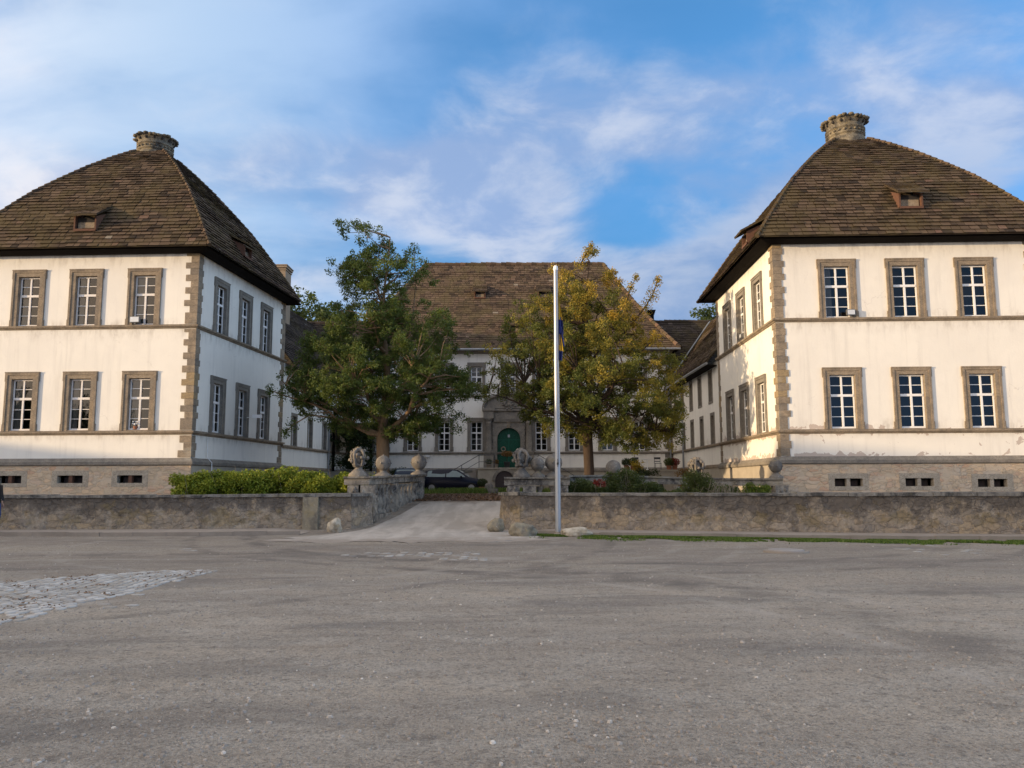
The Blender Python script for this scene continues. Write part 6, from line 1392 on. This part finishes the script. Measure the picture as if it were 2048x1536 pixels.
# pergola porch with ivy and white lattice
pg = thing('ivy_porch', (-10.7, 54.6, 1.0), 'dark timber porch smothered in ivy between left wing and main house', 'porch')
mb = MB(); mb.box(-1.25, 1.5, -1.4, 2.2, 0, 1.38); mb.build('base', M['rubble_smooth'], pg)
for x in (-1.1, 1.38):
    for y in (-1.3,): mb = MB(); mb.box(x - .08, x + .08, y - .08, y + .08, 1.38, 4.35); mb.build('post', M['wood_dark'], pg)
mb = MB(); mb.box(-1.6, 2.0, -1.75, 2.2, 4.35, 4.52); mb.box(-1.3, 1.6, -1.42, -1.25, 4.12, 4.33); mb.build('roof', M['wood_dark'], pg)
mb = MB(); x0, x1, z0, z1 = -1.0, 1.28, 1.45, 2.15
mb.box(x0, x1, -1.34, -1.28, z0, z0 + .05); mb.box(x0, x1, -1.34, -1.28, z1, z1 + .05); mb.box(x0, x1, -1.335, -1.285, z0 + .33, z0 + .37)
for k in range(8):
    x = x0 + (x1 - x0) * k / 7; mb.box(x - .02, x + .02, -1.34, -1.28, z0 + .05, z1)
    if k < 7:
        xb_ = x0 + (x1 - x0) * (k + 1) / 7
        for za, zb_ in ((z0 + .05, z0 + .33), (z0 + .37, z1)):
            mb.tube([(x + .02, -1.31, za), (xb_ - .02, -1.31, zb_)], .014, 4); mb.tube([(x + .02, -1.31, zb_), (xb_ - .02, -1.31, za)], .014, 4)
mb.build('lattice_railing', M['white'], pg)
rng = np.random.default_rng(8); n = 9000; P = np.stack([rng.uniform(-1.5, 1.9, n), -1.55 + rng.normal(size=n) * .18, 4.5 - np.abs(rng.normal(size=n)) * .9], 1)
k = np.array([noise.noise(Vector((a * 1.4, 0, b * 1.2))) + (b - 3) * .22 > -.05 for a, _, b in P]); P = P[k]
n2 = 4200; cx = rng.choice([.35, .55, .15, 1.2], n2); Q = np.stack([cx + rng.normal(size=n2) * .24, -1.5 + rng.normal(size=n2) * .15, rng.uniform(1.5, 4.4, n2)], 1)
n3 = 2500; Q3 = np.stack([.3 + rng.normal(size=n3) * .6, -1.55 + rng.normal(size=n3) * .15, 1.95 + rng.normal(size=n3) * .22], 1)
P = np.concatenate([P, Q, Q3]); quads('ivy', leafcards(P, .12), rng.random(len(P)), M['ivy'], pg)
# terrace at the right with table and pots
tr_ = thing('terrace', (9.3, 54.6, 1.0), 'low masonry terrace in the right courtyard corner', 'terrace')
mb = MB(); mb.box(-2.0, 1.75, -1.6, 2.2, 0, 1.30); mb.box(-2.05, 1.8, -1.66, 2.2, 1.30, 1.40); mb.build('base', M['rubble_smooth'], tr_)
mb = MB(); op = [(-.55, .0), (-.55, .35)] + arc(0, .35, .55, 10)[1:-1] + [(.55, .35), (.55, 0)]; mb.prismY(op, -1.68, -1.62); mb.build('cellar_arch', M['cellar'], tr_)
tb_ = thing('garden_table', (9.0, 53.9, 2.40), 'small white round garden table on the terrace', 'table')
mb = MB(); mb.lathe([(.42, .70), (.42, .73)], sides=20); mb.build('tabletop', M['white'], tb_)
mb = MB(); mb.tube([(0, 0, 0), (0, 0, .70)], .03, 8); mb.lathe([(.22, 0), (.03, .06)], sides=12); mb.build('pedestal', M['white'], tb_)
def chair(x, label):
    c = thing('garden_chair', (x, 54.0, 2.40), label, 'chair'); mb = MB(); mb.box(-.21, .21, -.21, .21, .43, .46); mb.build('seat', M['iron'], c)
    mb = MB(); mb.box(-.21, .21, .19, .22, .55, .60); mb.box(-.21, .21, .19, .22, .72, .85); mb.build('backrest', M['iron'], c)
    for sx in (-.19, .19):
        for sy in (-.19, .19): mb = MB(); mb.tube([(sx, sy, 0), (sx, sy, .86 if sy > 0 else .43)], .014, 5); mb.build('leg', M['iron'], c)
chair(8.25, 'dark metal garden chair left of the terrace table'); chair(9.72, 'dark metal garden chair right of the terrace table')
for i, (x, y, m_, lb) in enumerate(((7.55, 53.4, 'ivy', 'dark leafy pot at the left end of the terrace'), (7.95, 53.3, 'shrub', 'green pot plant left of the terrace table'), (10.35, 53.4, 'shrub', 'bright leafy pot at the right end of the terrace'), (10.75, 53.5, 'redleaf', 'pot of red flowers in the terrace corner'))):
    potted('terrace_pot', lb, x, y, 2.40, .18, .28, (.36, .3, .28), m_, 800, 0, 'clay', group='pots on the terrace', size=.08)
bush('yellow_bush', 'bright yellow autumn bush left of the terrace', 'bush', (atY(1275, 920, 52).x, 52, 2.1), (.5, .4, 1.0), 700, 'yellowleaf', .10, 201, twigs=6)
bush('terrace_shrub', 'dark green shrub growing before the terrace', 'shrub', (8.5, 51.6, 1.0), (1.0, .7, 1.55), 2600, 'ivy', .10, 202, twigs=6)
bush('terrace_shrub', 'rust-brown shrub in front of the right wing downpipe', 'shrub', (atY(1375, 940, 46).x, 46, 1.0), (.75, .6, 1.45), 2200, 'rustleaf', .10, 203, twigs=6)
bush('courtyard_bush', 'low dark bush behind the blue car', 'bush', (atY(805, 930, 54.5).x, 54.5, 1.0), (1.3, .7, 1.75), 3000, 'ivy', .10, 204, twigs=4)

# ================================================================ BEHIND THE CAMERA: barns added unseen to shade the square, with lime trees
def far_tree(x, y, h, r, seed, label, z0=2.0):
    rng = np.random.default_rng(seed); root = thing('lime_tree', (x, y, 0), label, 'tree', 'lime trees before the barn')
    k = 70; c = rng.normal(size=(k, 3)); c /= np.linalg.norm(c, axis=1)[:, None]; c *= (rng.random(k) ** .4)[:, None] * np.array([r, r, (h - z0) / 2]); c[:, 2] += (h + z0) / 2
    n = 7000; idx = rng.integers(0, k, n); d = rng.normal(size=(n, 3)); d /= np.linalg.norm(d, axis=1)[:, None]; P = c[idx] + d * (rng.random(n) ** .5)[:, None] * r * .30
    quads('crown', leafcards(P, .42), rng.random(n), M['leaf_far'], root)
    mb = MB(); mb.tube([(0, 0, -.2), (0, 0, h * .4), (.2, 0, h * .8)], [.45, .32, .1], 10)
    for j in range(10): mb.tube([(0, 0, h * .25 + j * .3), tuple(c[j * 6] * .5), tuple(c[j * 6])], [.14, .08, .03], 6)
    mb.build('trunk', M['bark2'], root)
bn = thing('barn', (-64, 17, 0), 'long rubble barn added to shade the square from the left, outside the picture', 'building', rz=rad(76))
mb = MB(); bx0, bx1, by0, by1 = -8, 30, -5, 5
poly_ = [Vector((bx0, by0)), Vector((bx1, by0)), Vector((bx1, by1)), Vector((bx0, by1))]
for i in range(4): wall_face(mb, poly_[i], poly_[(i + 1) % 4], -.1, 4.4)
mb.build('wall', M['rubble'], bn)
mb = MB(); rz_b = BARN_TOP
mb.add([(bx0 - .5, by0 - .6, 4.2), (bx1 + .5, by0 - .6, 4.2), (bx1 + .5, 0, rz_b), (bx0 - .5, 0, rz_b), (bx0 - .5, by1 + .6, 4.2), (bx1 + .5, by1 + .6, 4.2)], [(0, 1, 2, 3), (3, 2, 5, 4), (0, 3, 4), (1, 5, 2)]); mb.build('roof', M['tile_far'], bn)
b2 = thing('barn', (-68, -22, 0), 'tall gabled barn added beside the long one for its shadow, outside the picture', 'building', rz=rad(76))
mb = MB(); P4 = [Vector((-30, -6)), Vector((30, -6)), Vector((30, 6)), Vector((-30, 6))]
for i in range(4): wall_face(mb, P4[i], P4[(i + 1) % 4], -.1, 5.5)
mb.build('wall', M['rubble'], b2)
mb = MB(); mb.add([(-30.5, -6.5, 5.3), (30.5, -6.5, 5.3), (30.5, 0, 10.6), (-30.5, 0, 10.6), (-30.5, 6.5, 5.3), (30.5, 6.5, 5.3)], [(0, 1, 2, 3), (3, 2, 5, 4), (0, 3, 4), (1, 5, 2)]); mb.build('roof', M['tile_far'], b2)
for i, (x, y, h, r, lb) in enumerate(((-52, 9, 7.8, 3.2, 'small round lime tree before the barn, farthest from the viewer'), (-50, 2, 9.6, 3.6, 'middle lime tree before the barn outside the picture'), (-49, -7, 11.0, 4.2, 'tallest lime tree before the barn outside the picture'), (-49, -16, 9.6, 4.0, 'lime tree before the barn, nearest to the viewer'))):
    far_tree(x, y, h, r, 300 + i, lb)
